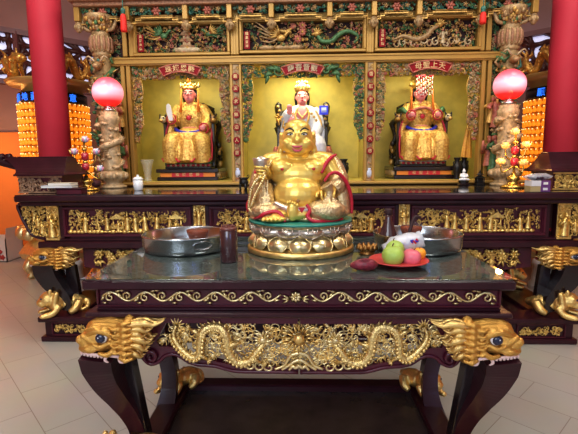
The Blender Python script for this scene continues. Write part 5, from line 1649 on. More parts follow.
# painted frieze panels (openwork carving over dark board)
def bird(g, x, z, y, k, d, mb_, mw, mt):
    g.ell((x, y-.02, z), (.06*k, .03*k, .045*k), mb_, 10, 6)
    g.tube(catmull([(x+d*.05*k, y-.02, z+.02*k), (x+d*.085*k, y-.03, z+.06*k), (x+d*.12*k, y-.03, z+.07*k)], 4), [.024*k, .018*k], 7, mb_)
    for j in range(6): leaf(g, x-d*.01*k, z+.02*k, y-.03, (PI/2+d*(.3+.28*j)), .17*k, .04*k, mw)
    for j in range(5):
        P = [(x-d*.05*k, y-.015, z-.01), (x-d*(.14+.02*j)*k, y-.02, z-(.05-.045*j)*k), (x-d*(.26+.02*j)*k, y-.015, z-(.03-.06*j)*k)]
        g.tube(catmull(P, 4), [.014*k, .012*k, .004*k], 5, mt)
def long_dragon(g, pts_, y, r, mi, mh):
    C = catmull(pts_, 7); g.tube(C, [r*.7, r, r*1.1, r, r*.8, r*.3], 8, mi)
    for k in range(3, len(C)-3, 3): g.ell(C[k]+Vector((0, -r*.3, r*.9)), (r*.35, r*.3, r*.5), mh, 5, 4)
    h = C[0]; g.ell(h, (r*1.5, r*1.3, r*1.2), mh, 9, 6); g.ell(h+Vector((-r*1.3, -.01, -r*.2)), (r*1.0, r*.8, r*.6), mh, 8, 5)
    for j in range(5): leaf(g, h.x, h.z, h.y-.01, .2+.5*j, r*3, r*1.0, mh)
def frieze(name_label, a, b, top, bot, seed):
    x0, x1 = SX(a, 37), SX(b, 37); z0, z1 = SZ(bot), SZ(top)
    g = MB(); g.frame(x0, x1, 4.79, 4.90, z0, z1, .028, 0, .006); g.frame(x0+.026, x1-.026, 4.81, 4.90, z0+.026, z1-.026, .010, 0, .003)
    f = part('frieze_frame', g, 'screen', scr)
    x0 += .036; x1 -= .036; z0 += .036; z1 -= .036
    r = random.Random(seed); g = MB(); y = 4.885; w = x1-x0; h = z1-z0
    foliage(g, x0, x1, z0, z1, y, 190, .034, [0, 0, 0, 6, 3, 5, 2, 5, 6, 2], r, None, .02)
    foliage(g, x0, x1, z0, z1, y-.03, 110, .028, [2, 3, 0, 6, 0, 2], r, None, .03)
    foliage(g, x0, x1, z0, z1, y-.055, 90, .024, [2, 3, 0, 6, 2], r, None, .02)
    if seed == 91:
        xm_ = (x0+x1)/2+.05
        for j in range(5):
            ww = .085-.009*j; zz = z0+.05+j*.065
            g.prism([(xm_-ww, zz), (xm_-ww*.7, zz+.03), (xm_+ww*.7, zz+.03), (xm_+ww, zz)], y-.07, y-.03, 5); g.box(xm_-ww*.55, xm_+ww*.55, y-.06, y-.03, zz-.04, zz, 6)
        g.tube([(xm_, y-.05, z0+.36), (xm_, y-.05, z1-.01)], [.02, .004], 6, 5)
        g.ell((xm_, y-.05, z0+.03), (.17, .03, .035), 4, 12, 6)
        bird(g, x0+w*.30, z0+h*.62, y-.04, .70, 1, 0, 0, 2); bird(g, x0+w*.80, z0+h*.66, y-.04, .62, -1, 0, 2, 0)
    elif seed == 92:
        long_dragon(g, [(x0+w*.62, y-.06, z0+h*.55), (x0+w*.66, y-.06, z0+h*.30), (x0+w*.74, y-.06, z0+h*.28), (x0+w*.80, y-.06, z0+h*.50), (x0+w*.88, y-.06, z0+h*.62), (x0+w*.96, y-.06, z0+h*.45), (x0+w*.93, y-.06, z0+h*.2)], y, .026, 0, 2)
        bird(g, x0+w*.32, z0+h*.42, y-.05, .85, 1, 2, 2, 6)
        long_dragon(g, [(x0+w*.42, y-.05, z0+h*.8), (x0+w*.36, y-.05, z0+h*.66), (x0+w*.26, y-.05, z0+h*.72), (x0+w*.18, y-.05, z0+h*.5)], y, .018, 2, 3)
        for (u, v) in ((.50, .62), (.46, .38), (.50, .85)): blossom(g, x0+w*u, z0+h*v, y-.06, .050, 3, 2, 8)
        for j in range(3): g.ell((x0+w*(.2+.12*j), y-.04, z0+.03), (.10, .03, .03), 6, 10, 5)
    else:
        long_dragon(g, [(x0+w*.62, y-.06, z0+h*.80), (x0+w*.54, y-.06, z0+h*.62), (x0+w*.48, y-.06, z0+h*.40), (x0+w*.38, y-.06, z0+h*.30), (x0+w*.26, y-.06, z0+h*.42), (x0+w*.16, y-.06, z0+h*.3)], y, .026, 6, 2)
        figure(g, x0+w*.66, z0+h*.15, y-.05, h*.55, 4, r, 3); figure(g, x0+w*.80, z0+h*.12, y-.05, h*.45, 6, r, 3)
        for j in range(14): swirl(g, x0+w*(.2+.055*j), z0+.04+.02*(j % 3), y-.05, .045, r.uniform(0, 3), 1.1, 1, .011, 4 if j % 2 else 6, 5, 10)
    part('frieze_carving', g, CM, f, label='colourful openwork carving of birds, dragons and flowers')
    # red inscription tag at the left end
    g = MB(); xt = x0+.045; g.box(xt-.032, xt+.032, 4.80, 4.815, z0+.01, z0+h*.66, 0, .002); tg = part('inscription_tag', g, 'plaque', scr, label='red tag with gold characters')
    txt = {91: '鳳凰來儀', 92: '龍鳳呈祥', 93: '王母醉仙'}[seed]
    for j, ch in enumerate(txt):
        g = MB(); add_text(g, ch, h*.12, (xt, 4.7985, z0+h*(.57-.145*j)), 0, .001); part('character', g, 'letter', tg)
frieze('left', 133.5, 230, 19, 54, 91); frieze('centre', 239.5, 366, 17.5, 53, 92); frieze('right', 374.5, 481, 17.5, 53, 93)
# niche borders : carved strip over the top and hanging wavy strips each side
for i, ((a, b), (ia, ib), mis) in enumerate(zip(((132, 230), (242, 364.5), (375.5, 480)), ((142, 219), (253, 353.5), (386, 468)), ([6, 6, 2, 6, 3, 0, 4], [0, 0, 1, 3, 5, 2, 0], [6, 6, 4, 3, 2, 6, 0]))):
    x0, x1 = SX(a, 100), SX(b, 100); xi0, xi1 = SX(ia, 100), SX(ib, 100)
    z1 = zbm0; z0 = SZ(77.5); zs = SZ(142)
    g = MB(); r = random.Random(100+i)
    foliage(g, x0, x1, z0, z1, 4.87, 190, .036, mis, r, None, .03)
    foliage(g, x0, x1, z0+.04, z1, 4.85, 110, .030, mis, r, None, .02)
    for s in (0, 1):
        xa, xb = (x0, xi0) if s == 0 else (xi1, x1)
        w = xb-xa
        def ins(x, z):
            t = (z1-z)/(z1-zs)
            d = (x-xa) if s == 0 else (xb-x)
            return d < w*(1.0-.12*(1+math.sin(t*15))-.45*max(0, t-.62)/.38)
        foliage(g, xa, xb, zs, z1, 4.87, 150, .034, mis, r, ins, .03)
        foliage(g, xa, xb, zs, z1, 4.845, 70, .030, mis, r, ins, .02)
        P = []
        for k in range(30):
            t = k/29; z = z1-(z1-zs)*t
            d = w*(1.0-.12*(1+math.sin(t*15))-.45*max(0, t-.62)/.38)
            P.append((xa+d if s == 0 else xb-d, 4.865, z))
        g.tube(P, .008, 5, 2)
    part('niche_border', g, CM, scr, label='carved leaf and flower border round the niche')
# name plaques
def plaque(px, py, w, txt, main, floral=False):
    c = S(px, py); g = MB(); k = 1
    W = w/2; hh = .058; N = 14
    top = []; bot = []
    for j in range(N+1):
        u = -1+2*j/N
        top.append((c.x+u*W, c.z+hh*.9-.045*u*u+.0)); bot.append((c.x+u*W*.80, c.z-hh-.045*u*u+.03))
    poly = top+bot[::-1]
    g.prism(poly, 4.775, 4.80); bd = part('name_plaque', g, 'plaque', scr, label='crimson fan shaped name plaque')
    g = MB()
    g.tube([(x, 4.772, z) for x, z in top], .008, 6); g.tube([(x, 4.772, z) for x, z in bot], .008, 6)
    for s in (0, -1): g.tube([(top[s][0], 4.772, top[s][1]), (bot[s][0], 4.772, bot[s][1])], .008, 6)
    part('gold_rim', g, 'c_pink', bd)
    for j, ch in enumerate(txt):
        g = MB(); u = (j-(len(txt)-1)/2)/len(txt)*2*.72
        add_text(g, ch, .075, (c.x+u*W, 4.7735, c.z+.008-.045*u*u), 0, .003, Matrix.Rotation(u*.22, 3, 'Y')); part('character', g, 'letter' if not floral else 'c_cream', bd)
    if floral:
        for s in (-1, 1):
            g = MB(); r = random.Random(3)
            for j in range(7): leaf(g, c.x+s*(W+.01+.02*j), c.z-.05+.02*(j % 3), 4.79, (0 if s > 0 else PI)+s*(.9-.35*j), .12, .045, 0)
            swirl(g, c.x+s*(W+.03), c.z-.02, 4.785, .06, 0, 1.2, s, .012, 0)
            part('leaf_spray', g, 'c_green', bd)
plaque(181, 70, .46, '珠娥恩縣', 0); plaque(302.5, 69, .46, '薩菩音觀', 0, True); plaque(429, 66.5, .46, '母聖上天', 0)
# couplet strips with red medallions
for (px0, px1, txt, ys) in ((233.5, 239.5, '最災求無泊人苦', (77, 89, 102, 115, 127.5, 140.5, 153)), (367.5, 372.8, '香願老生出大慈', (74.5, 87, 100, 113, 126, 139, 151))):
    xa, xb = SX(px0, 110), SX(px1, 110); xm_ = (xa+xb)/2
    g = MB(); g.box(xa, xb, 4.815, 4.86, zl, zbm0); st = part('couplet_strip', g, 'c_tan', scr)
    g = MB(); foliage(g, xa-.004, xb+.004, zl+.02, zbm0-.01, 4.815, 110, .022, [0, 1, 2, 0], random.Random(8), None, .006); part('strip_carving', g, ['c_tan', 'c_gold', 'c_pink'], st)
    for ch, py in zip(txt, ys):
        z = S((px0+px1)/2, py).z
        g = MB()
        V = [(xm_+.040*math.cos(2*PI*k/8+PI/8), z+.040*math.sin(2*PI*k/8+PI/8)) for k in range(8)]
        g.prism(V, 4.79, 4.81); md = part('medallion', g, 'plaque', scr, label='red octagonal medallion with a gold character')
        g = MB(); add_text(g, ch, .048, (xm_, 4.7885, z), 0, .0015); part('character', g, 'letter', md)
    z = S((px0+px1)/2, 173).z
    g = MB(); g.lathe([(0, -.05), (.018, -.05), (.03, -.01), (.028, .02), (.014, .04), (.02, .055), (0, .055)], (xm_, 4.812, z), 14, 0, True, 1, .35); part('porcelain_inlay', g, 'petal_blue', scr, label='pale blue vase inlay')
# coloured dragon columns at both ends
for s, (px, pyo) in ((-1, (104, 0)), (1, (507, -3))):
    X = SX(px, 60); Y = 4.78
    t = scr
    zA = SZ(17); zB = SZ(34); zC = SZ(51); zD = SZ(56)
    g = MB(); g.lathe([(.085, zl-.06), (.085, zD)], (X, Y, 0), 24); sh = part('column_shaft', g, 'c_tan', scr)
    g = MB(); g.lathe([(.085, zD), (.10, zD+.03), (.085, zC), (.105, zC+.04), (.115, (zB+zC)/2), (.105, zB-.03), (.085, zB), (.095, zB+.02), (.08, zB+.05)], (X, Y, 0), 24, wob=lambda a, i: 1+.025*math.cos(12*a)); 
    for k in range(14):
        a = 2*PI*k/14
        for (rr_, zz_, h_) in ((.112, (zB+zC)/2, .075), (.098, zC+.025, .025), (.098, zB-.02, .022)):
            g.ell((X+rr_*math.cos(a), Y+rr_*math.sin(a), zz_), (.017, .017, h_), 1 if h_ > .05 else 0, 7, 6)
    part('column_barrel', g, ['c_tan', 'cornice', 'c_gold'], scr, label='pinkish carved barrel')
    g = MB(); r = random.Random(120+s)
    g.lathe([(.08, zB+.04), (.095, zB+.10), (.14, zA-.02), (.15, zA+.03)], (X, Y, 0), 20, 6)
    for k in range(46):
        a = r.uniform(PI, 2*PI); u = r.random(); rr = .09+.06*u
        g.ell((X+rr*math.cos(a), Y+rr*math.sin(a), zB+.05+(zA-zB-.05)*u), (.022, .02, .026), r.choice([2, 6, 2, 0, 5]), 6, 4)
    for d in (-1, 1): g.tube(catmull([(X+d*.09, Y-.03, zB+.05), (X+d*.15, Y-.03, zA-.10), (X+d*.18, Y-.02, zA-.02), (X+d*.19, Y-.02, zA+.03)], 4), [.018, .022, .018, .012], 7, 6)
    part('column_capital', g, CM, scr, label='flaring carved capital')
    g = MB(); n = 90; P = []
    hh = zD-zl
    for k in range(n):
        u = k/(n-1); a = -PI/2+u*2*PI*2.6+s; rr = .092+.012*math.sin(u*60)
        P.append((X+rr*math.cos(a), Y+rr*math.sin(a), zl+.04+(hh-.10)*u))
    g.tube(P, [.015, .028, .034, .032, .032, .036], 8, 0)
    e = Vector((X, Y-.12, zD-.10))
    g.ell(e, (.05, .05, .045), 5); g.ell(e+Vector((0, -.045, -.012)), (.036, .036, .026), 6)
    for d in (-1, 1): g.tube(catmull([e+Vector((d*.03, 0, .04)), e+Vector((d*.08, -.02, .09)), e+Vector((d*.12, -.01, .07))], 3), [.014, .004], 5, 4)
    for k in range(4, n-4, 2):
        q = Vector(P[k]); d = Vector((q.x-X, q.y-Y, 0)).normalized(); g.tube([q+d*.02, q+d*.07+Vector((0, 0, .03))], [.018, .003], 5, r.choice([2, 0, 6]))
    for k in range(120):
        a = r.uniform(.9*PI, 2.1*PI); z = zl+.03+(hh-.05)*r.random(); rr = r.uniform(.085, .12)
        mi = r.choice([0, 6, 2, 6, 5, 0, 1])
        if r.random() < .5: g.ell((X+rr*math.cos(a), Y+rr*math.sin(a), z), (.026, .022, .02), mi, 6, 4)
        else:
            q = Vector((X+rr*math.cos(a), Y+rr*math.sin(a), z)); g.tube([q, q+Vector((r.uniform(-.06, .06), -.02, r.uniform(.0, .07))), q+Vector((r.uniform(-.05, .05), -.01, r.uniform(.03, .10)))], [.016, .014, .005], 5, mi)
    part('column_dragon', g, CM, sh, label='green and gold dragon coiling in clouds')
    # little warrior on the column's inner side
    g = MB(); xw = X-s*.12; zw = S(490, 150).z
    for j, (py, h_) in enumerate(((170, .40), (128, .36))):
        zz_ = S(490, py).z
        figure(g, xw, zz_, Y-.06, h_, [0, 3][j], r, 3); figure(g, xw-s*.05, zz_+.05, Y-.03, h_*.8, [3, 2][j], r, 3)
        blossom(g, xw, zz_-.03, Y-.06, .07, 6, 4, 6)
    part('column_warriors', g, CM, sh, label='painted warriors standing on clouds')
# yellow cloth hanging at the right niche
p = pt(470, 143, 4.95)
t = thing('yellow_cloth', 'yellow brocade cloth hanging inside the right edge of the right niche', 'cloth', (p.x, 4.95, pt(470, 160, 4.95).z))
g = MB(); V = []; Fs = []
A = [(469, 122), (471, 128), (472, 140), (472.5, 158)]; B_ = [(468, 122), (466, 130), (463, 145), (461, 157)]
for k in range(11):
    u = k/10
    l = catmull([(*a, 0) for a in B_], 4); rgt = catmull([(*a, 0) for a in A], 4)
    a = l[int(u*(len(l)-1))]; b = rgt[int(u*(len(rgt)-1))]
    for j in range(9):
        v = j/8; q = pt(a.x+(b.x-a.x)*v, a.y+(b.y-a.y)*v, 4.95); V.append((q.x, 4.95+.02*math.sin(v*14+u), q.z))
for k in range(10):
    for j in range(8): Fs.append((9*k+j, 9*k+j+1, 9*k+j+10, 9*k+j+9))
g.add(V, Fs); part('drape', g, mat('yellow_brocade', (.72, .40, .04), .5, .1, 0, 60, col2=(.55, .22, .03)), t)
q = pt(468.5, 122, 4.95); g = MB(); g.ell((q.x, 4.95, q.z), (.02, .02, .02), 0, 8, 6); g.tube([(q.x, 4.95, q.z), (q.x+.02, 4.915, q.z+.02)], .006, 5); part('hook', g, 'c_gold', t)
# vases on the ledge
def ledge_vase(nm, px, py0, py1, Y, w, m, label, prof, grp=None, seg=28, wob=None):
    X = pt(px, py1, Y).x; z = zl+.0045; h = pt(px, py0, Y).z-pt(px, py1, Y).z
    t = thing(nm, label, 'vase', (X, Y, z), grp)
    pr = [(a*w, b*h) for a, b in prof]
    g = MB(); g.lathe(pr, (X, Y, z), seg, 0, True, 1, 1, wob); part('body', g, m, t)
    rr = pr[-1][0]
    g = MB(); g.lathe([(rr*.99, pr[-1][1]-.004), (rr*1.08, pr[-1][1]), (rr*1.04, pr[-1][1]+.008), (rr*.86, pr[-1][1]+.004)], (X, Y, z), seg); part('lip', g, m, t)
    if m == 'black' :
        for s in (-1, 1):
            g = MB(); g.tube(catmull([(X+s*.45*w, Y, z+h*.83), (X+s*.80*w, Y, z+h*.80), (X+s*.66*w, Y, z+h*.66)], 4), .008, 6); part('ear_handle', g, m, t)
VP_ = [(0, 0), (.62, 0), (.66, .03), (.52, .12), (.78, .32), (1, .56), (.94, .66), (.55, .76), (.42, .84), (.66, .97), (.70, 1)]
ledge_vase('bronze_vase', 456.5, 157, 178, 4.91, .050, 'black', 'black bronze vase with ear handles, left one right of the bead crowned statue', VP_, 'black bronze vases')
ledge_vase('bronze_vase', 463.5, 157, 178, 5.10, .052, 'black', 'black bronze vase with ear handles, behind the white figurine', VP_, 'black bronze vases')
ledge_vase('bronze_vase', 343.5, 159, 179, 5.0, .062, 'black', 'black bronze vase with ear handles, just right of the gold buddha', VP_, 'black bronze vases')
M['crystal'] = mat('cut_crystal', (.70, .68, .55), .06, 0, alpha=.32, spec=.8)
ledge_vase('crystal_vase', 148, 158, 179, 4.92, .072, 'crystal', 'clear cut crystal vase standing left of the left statue', [(0, 0), (.6, 0), (.62, .06), (.5, .16), (.55, .4), (.75, .75), (1, 1)], None, 36, lambda a, i: 1+.05*math.cos(12*a))
# ================================================================== STATUES IN THE NICHES
M['robe'] = mat('gold_brocade_robe', (.86, .62, .18), .32, .5, 0, 46, .8, 70, col2=(.52, .25, .05))
M['robe_white'] = mat('white_glazed_robe', (.62, .62, .66), .35, 0, 0, 30, col2=(.50, .50, .56))
M['lip_red'] = mat('dark_red_lips', (.45, .02, .05), .4)
M['chair'] = mat('black_gilded_chair', (.02, .016, .014), .3, 0, 0, 40, col2=(.05, .035, .015))
M['band'] = mat('orange_band', (.75, .25, .03), .45)
def statue(name, label, px, py, Y, kind):
    o_ = pt(px, py, Y); k = (pt(px+10, py, Y)-o_).length/10
    base_h = 10.2
    zfloor = zl+.0045
    kz = (o_.z-zfloor)/base_h
    root = thing(name, label, 'statue', (o_.x, Y, zfloor))
    def sp(nm, g, mats, parent=None, lb=None):
        me = g.mesh(nm) if isinstance(g, MB) else g
        me.transform(Matrix.Translation((0, 0, o_.z-zfloor)) @ Matrix.Scale(k, 4))
        return part(nm, me, mats, parent or root, False, lb)
    mir = {'left': 1, 'right': -1, 'centre': 1}[kind]
    # plinth
    bh = (o_.z-zfloor)/k; zc_p = -bh/2
    g = MB(); g.box(-29, 29, -24, 22, -bh, zc_p-2.0, 0, .6); g.box(-26.5, 26.5, -22, 20, zc_p-2.0, zc_p+2.0); g.box(-29.5, 29.5, -24.5, 22, zc_p+2.0, 0, 0, .6); pl = sp('plinth', g, 'wood_black')
    if kind != 'centre':
        g = MB(); zc_ = -bh/2; g.box(-26, 26, -22.8, -21.9, zc_-1.9, zc_+1.9); bd = sp('orange_band', g, 'band', pl, 'orange band')
        g = MB(); g.box(-15, 15, -23.1, -22.7, zc_-2.0, zc_+2.0); sg = sp('sign', g, 'red', None, 'red sign with pale characters')
        for j, ch in enumerate({'left': '珠娥恩縣', 'right': '母聖上天'}[kind]): g = MB(); add_text(g, ch, 3.6, (-9.6+6.4*j, -23.2, zc_), 0, .05); sp('character', g, 'letter', sg)
        g = MB()
        for q in range(4): g.ell((mir*28, -16+10*q, -bh/2), (2.5, 4.5, 4), 0, 8, 5)
        sp('carved_side', g, 'beige_carve', pl)
    # footstool
    g = MB(); g.box(-22, 22, -20, 10, 0, 2, 1, .5); g.box(-21, 21, -19, 10, 2, 4.8, 0, .5)
    for q in range(9): g.ell((-19+4.75*q, -19.2, 3.3), (1.7, .6, 1.2), 2, 6, 4)
    g.box(-22, 22, -20, 10, 4.8, 6.4, 3, .4)
    sp('footstool', g, ['c_cream', 'wood_black', 'trim_red', 'c_teal'] if kind == 'left' else ['c_cream', 'wood_black', 'trim_red', 'petal_blue'])
    # chair
    g = MB(); x = 18
    for s in (-1, 1):
        g.box(s*17, s*21, 4, 9, 3, 47, 0, .8); g.tube(catmull([(s*19, 8, 45), (s*23, 2, 46), (s*23.5, -8, 44), (s*23, -14, 45)], 4), [2.4, 2.6, 2.4, 2.6], 7); g.box(s*21.5, s*24.5, -12, -9, 2, 44, 0, .6)
        g.tube(catmull([(s*21, 10, 4), (s*25, 9, 18), (s*22, 8, 30), (s*26, 8, 44)], 4), [2, 2.5, 2.2, 3], 7)
    g.box(-21, 21, 8, 11, 10, 58, 0, 1.5); g.tube([(-20, 9, 57), (-10, 9, 62), (10, 9, 62), (20, 9, 57)], 2.5, 7); g.box(-21, 21, -10, 10, 16, 19)
    # carved mass on one side
    r = random.Random(5)
    for q in range(26): g.ell((mir*r.uniform(18, 27), r.uniform(-2, 10), r.uniform(2, 46)), (2.6, 2.4, 3.2), r.choice([0, 0, 0, 1]), 7, 5)
    sp('chair', g, ['chair', 'c_gold', 'white', 'orange'])
    if kind != 'centre':
        for s in (-1, 1):
            g = MB(); c = Vector((s*24, -14, 46.5)); g.ell(c, (3.4, 3.4, 3.6), 0, 10, 7); g.ell(c+Vector((s*1, -2.9, -1.2)), (2.2, 2.0, 1.6), 1, 8, 5)
            for d in (-1, 1): g.ell(c+Vector((d*1.6, -2.8, 1.4)), (.9, .7, .9), 2, 6, 4); g.tube([c+Vector((d*2.2, 0, 2.4)), c+Vector((d*3, 1, 4.4)), c+Vector((d*2.6, 1, 5.4))], [1.1, .4], 5, 2)
            sp('chair_arm_head', g, ['c_brown' if s*mir > 0 else 'c_cream', 'c_gold', 'hair'], None, 'painted beast head on the chair arm')
    # body (skin)
    hx = {'left': 0, 'right': -1, 'centre': 0}[kind]; hb = {'left': 70.5, 'right': 70.5, 'centre': 71}[kind]
    g = MB(); E = g.ell; T = g.tube
    E((hx, -5, hb), (5.6, 5.8, 7.4), 0, 18, 12); E((hx, -6.5, hb-4), (4.6, 4.6, 4)); T([(hx, -4, hb-7), (hx, -3, hb-12)], [3.2, 3.6], 10)
    E((hx, -10.9, hb-.6), (1.0, 1.3, 1.4)); 
    for s in (-1, 1): E((hx+s*5.6, -4, hb-.5), (1.2, 1.6, 2.6))
    E((0, -1, 50), (12, 8, 13), 0, 16, 10); E((0, -3, 30), (14, 12, 12), 0, 16, 10)
    for s in (-1, 1): T([(s*8, -6, 26), (s*13, -20, 24), (s*12, -20, 8)], [7, 6.5, 4.5], 10)
    hands = {'left': ((-15, -16, 47), (15, -18, 38)), 'right': ((-11.5, -17, 49), (12.5, -17, 49)), 'centre': ((-12, -13, 57), (10, -17, 34))}[kind]
    for s, hnd in zip((-1, 1), hands):
        el = (s*17, -5, 46)
        T([(s*11, -1, 58), el, hnd], [4.2, 4, 2.4], 10); E(hnd, (2.6, 2.4, 3.2))
        for q in range(4): T([(hnd[0]-2+1.3*q, hnd[1]-1.6, hnd[2]+1), (hnd[0]-2.1+1.35*q, hnd[1]-2.8, hnd[2]+(4.4 if kind == 'centre' and s < 0 else 1.5)), (hnd[0]-1.9+1.3*q, hnd[1]-2.4, hnd[2]+(6.5-.5*abs(q-1.5) if kind == 'centre' and s < 0 else -1.8))], [.75, .7, .6], 6)
    body = sp('body', remesh(g, .55, 3), 'pinkskin')
    g = MB()
    for s in (-1, 1):
        g.tube(catmull([(hx+s*1.3, -10.4, hb+1.6), (hx+s*2.8, -10.4, hb+2.5), (hx+s*4.4, -9.2, hb+2.0)], 3), [.25, .4, .2], 5, 0)
        g.ell((hx+s*2.5, -10.1, hb+.6), (1.3, .5, .55), 1, 8, 5); g.ell((hx+s*2.5, -10.5, hb+.6), (.55, .3, .5), 0, 6, 4)
    g.ell((hx, -10.8, hb-3.7), (1.6, .6, .55), 2, 8, 5)
    sp('face_paint', g, ['hair', 'eye_white', 'lip_red'], body, 'black brows, eyes and red lips')
    g = MB(); g.ell((hx, -2.6, hb+2), (6.3, 6.2, 7.2), 0, 18, 12); g.ell((hx, -1, hb+8), (3.5, 3.5, 3.5))
    for s in (-1, 1): g.tube([(hx+s*5.9, -3.2, hb+4), (hx+s*6.2, -3.4, hb-2), (hx+s*5.6, -2, hb-8)], [1.2, 1.4, 1.0], 7)
    sp('hair', g, 'hair', body)
    # robe
    g = MB(); E = g.ell; T = g.tube
    E((0, -1, 48), (14, 9.5, 15.5), 0, 20, 12); E((0, 0, 60.5), (12.5, 7, 4.5), 0, 16, 8); E((hx, -2.5, 63), (5.5, 5, 3))
    E((0, -5, 28), (19, 15, 12), 0, 20, 12)
    for s in (-1, 1):
        T(catmull([(s*8, -6, 26), (s*14, -21, 26), (s*14.5, -22, 14), (s*15, -21, 6.5)], 4), [9, 8.2, 8, 8.4], 14)
        hnd = hands[0 if s < 0 else 1]
        h2 = (hnd[0]+s*1.2, hnd[1]+3.2, hnd[2]-.5)
        T(catmull([(s*10, -1, 59), (s*17, -4, 47), h2], 4), [6, 6.6, 4.6], 12); T([(s*17, -4, 46), (s*20, -6, 36), (s*20, -8, 24)], [6, 5, 3], 10)
    E((0, -17, 16), (15, 9, 10.5), 0, 18, 10); E((0, -20, 9), (21, 7.5, 4)); T([(0, -20, 26), (0, -23, 6.5)], [7, 9], 10)
    for q in range(7): T(catmull([(-18+6*q, -24+abs(q-3)*1.2, 28-abs(q-3)*.8), (-19+6.3*q, -28.5+abs(q-3)*1.4, 16), (-20+6.6*q, -28.5+abs(q-3)*1.5, 6.6)], 3), [.8, 1.5, 1.6], 6)
    rb = sp('robe', remesh(g, .6, 3), 'robe' if kind != 'centre' else 'robe_white')
    # trims
    g = MB()
    if kind != 'centre':
        for s in (-1, 1):
            g = MB()
            for q in range(3):
                P = [(s*(3+7*q), -29+q*1.5, 9.5+3*(q % 2)), (s*(6+7*q), -29.5+q*1.6, 6.8), (s*(9+7*q), -28+q*1.7, 10)]
                g.tube(catmull(P, 4), [.7, .9, .7], 6)
            g.tube(catmull([(s*21.5, -14, 30), (s*23, -18, 20), (s*22.6, -20, 8)], 4), [.8, 1, .8], 6)
            hnd = hands[0 if s < 0 else 1]
            n_ = 12; P = [(hnd[0]+s*.6+4.4*math.cos(q*2*PI/n_), hnd[1]+1.2, hnd[2]+4.6*math.sin(q*2*PI/n_)) for q in range(n_+1)]; g.tube(P, .7, 5)
            g.tube(catmull([(s*19, -11, 44), (s*22, -12, 34), (s*21, -14, 22)], 4), [.8, .9, .7], 6); sp('red_trim', g, 'trim_red', rb, 'red robe trim')
        g = MB(); g.ell((0, -11.2, 48), (2.4, .9, 2.4), 0, 10, 6)
        for q in range(8): 
            a = q*PI/4; g.ell((3.4*math.cos(a), -11, 48+3.4*math.sin(a)), (1, .7, 1), 1, 6, 4)
        sp('chest_emblem', g, ['trim_red', 'c_gold'], rb, 'red and gold chest emblem')
        g = MB(); g.tube(catmull([(-14.5, -7, 38.5), (-9, -13.5, 35), (0, -16, 33.5), (9, -13.5, 35), (14.5, -7, 38.5)], 5), [1.7, 1.9, 1.7], 8, flat=1.0); sp('blue_belt', g, 'blue', rb, 'royal blue belt')
        if kind == 'right':
            g = MB(); g.tube(catmull([(-12, -10, 48), (-8, -12, 54), (0, -12.5, 56), (8, -12, 54), (12, -10, 48)], 5), [1.4, 1.5, 1.4], 8); sp('pink_sash', g, 'c_pink', rb, 'pink sash loop')
            for s in (-1, 1):
                g = MB(); g.tube([(s*15, -15, 50), (s*19, -10, 55), (s*22, -5, 54)], [1.5, 2.6, 2], 8); sp('green_cuff', g, 'c_green', rb, 'dark green cuff')
        else:
            g = MB(); g.prism([(-16.2, 45), (-12.6, 45), (-13.2, 53), (-14.6, 59), (-16.4, 60.5), (-18.2, 59), (-18.2, 53)], -20.6, -19); me = g.mesh('t'); sp('tablet', me, 'white', None, 'white hand tablet')
    else:
        for s in (-1, 1):
            g.tube(catmull([(s*3.5, -8.6, 61), (s*6.5, -9.6, 55), (s*5, -11.5, 47), (s*2, -13, 40)], 5), [.9, 1.2, 1.2, .9], 6)
            g.tube(catmull([(s*13, -8.5, 58), (s*17, -10.5, 50), (s*19, -12, 42)], 4), [.7, 1.0, .7], 6)
            for q in range(5): blossom(g, s*(9+2.2*q), 55-3.2*q, -10.2-.25*q, 1.6, 0, 0, 5)
        sp('gold_trim', g, 'c_gold', rb, 'gold trim and flowers')
        g = MB(); g.ell((0, -8.5, 55), (5.6, 2.6, 8), 0, 14, 9); g.ell((-11, -9, 49), (5, 3.4, 6)); sp('pink_underrobe', g, 'pinkskin', rb, 'pink inner robe')
        g = MB(); g.tube(catmull([(-4.5, -10.6, 57), (0, -12, 52), (4.5, -10.6, 57)], 4), .55, 6); g.ell((0, -12, 51.4), (1.2, .8, 1.4), 0, 8, 5); sp('necklace', g, 'gold', rb)
    # crown
    g = MB()
    if kind == 'left':
        g.lathe([(6.6, 0), (7.0, 1.5), (6.4, 3), (5.2, 4)], (hx, -3.5, hb+4.5), 20); g.ell((hx, -4, hb+8.5), (4.2, 4.2, 3.4), 0, 12, 8)
        for q in range(9): a = PI+PI*q/8; g.ell((hx+6.6*math.cos(a), -3.5+6.6*math.sin(a), hb+8+1.2*(q % 2)), (1.2, .9, 1.6), 0, 7, 5)
        for s in (-1, 1): g.tube(catmull([(hx+s*6, -3, hb+8), (hx+s*9, -3, hb+9), (hx+s*8.5, -3, hb+12)], 3), [1.2, .6], 6); g.ell((hx+s*8.4, -3, hb+8.6), (1.2, 1, 2.2), 1, 6, 4)
        cr = sp('crown', g, ['gold', 'c_cream'])
        g = MB(); g.ell((hx-.4, -5, hb+13.6), (1.9, 1.9, 1.9), 0, 10, 7); sp('crown_ball', g, 'orange', cr, 'orange ball on the crown')
        tx = (-6.8, 9.0)
    elif kind == 'right':
        g.lathe([(6.6, 0), (7, 2), (6, 7), (5, 9)], (hx, -2.5, hb+5), 18); g.box(hx-8, hx+9.5, -13, 7, hb+14.5, hb+16, 0, .5)
        for s in (-1, 1): g.ell((hx+s*8, -2, hb+9), (2.6, 1.6, 2.4), 0, 8, 5)
        cr = sp('crown', g, 'gold')
        g = MB()
        for q in range(8):
            x = hx-6+2.1*q
            for w in range(12): g.ell((x, -13.4, hb+14.2-1.5*w), (.62, .62, .70), 0 if (w+q) % 3 == 0 else 1, 6, 4)
        g.tube([(hx-8, -13.3, hb+15), (hx+9.5, -13.3, hb+15)], .9, 6, 0)
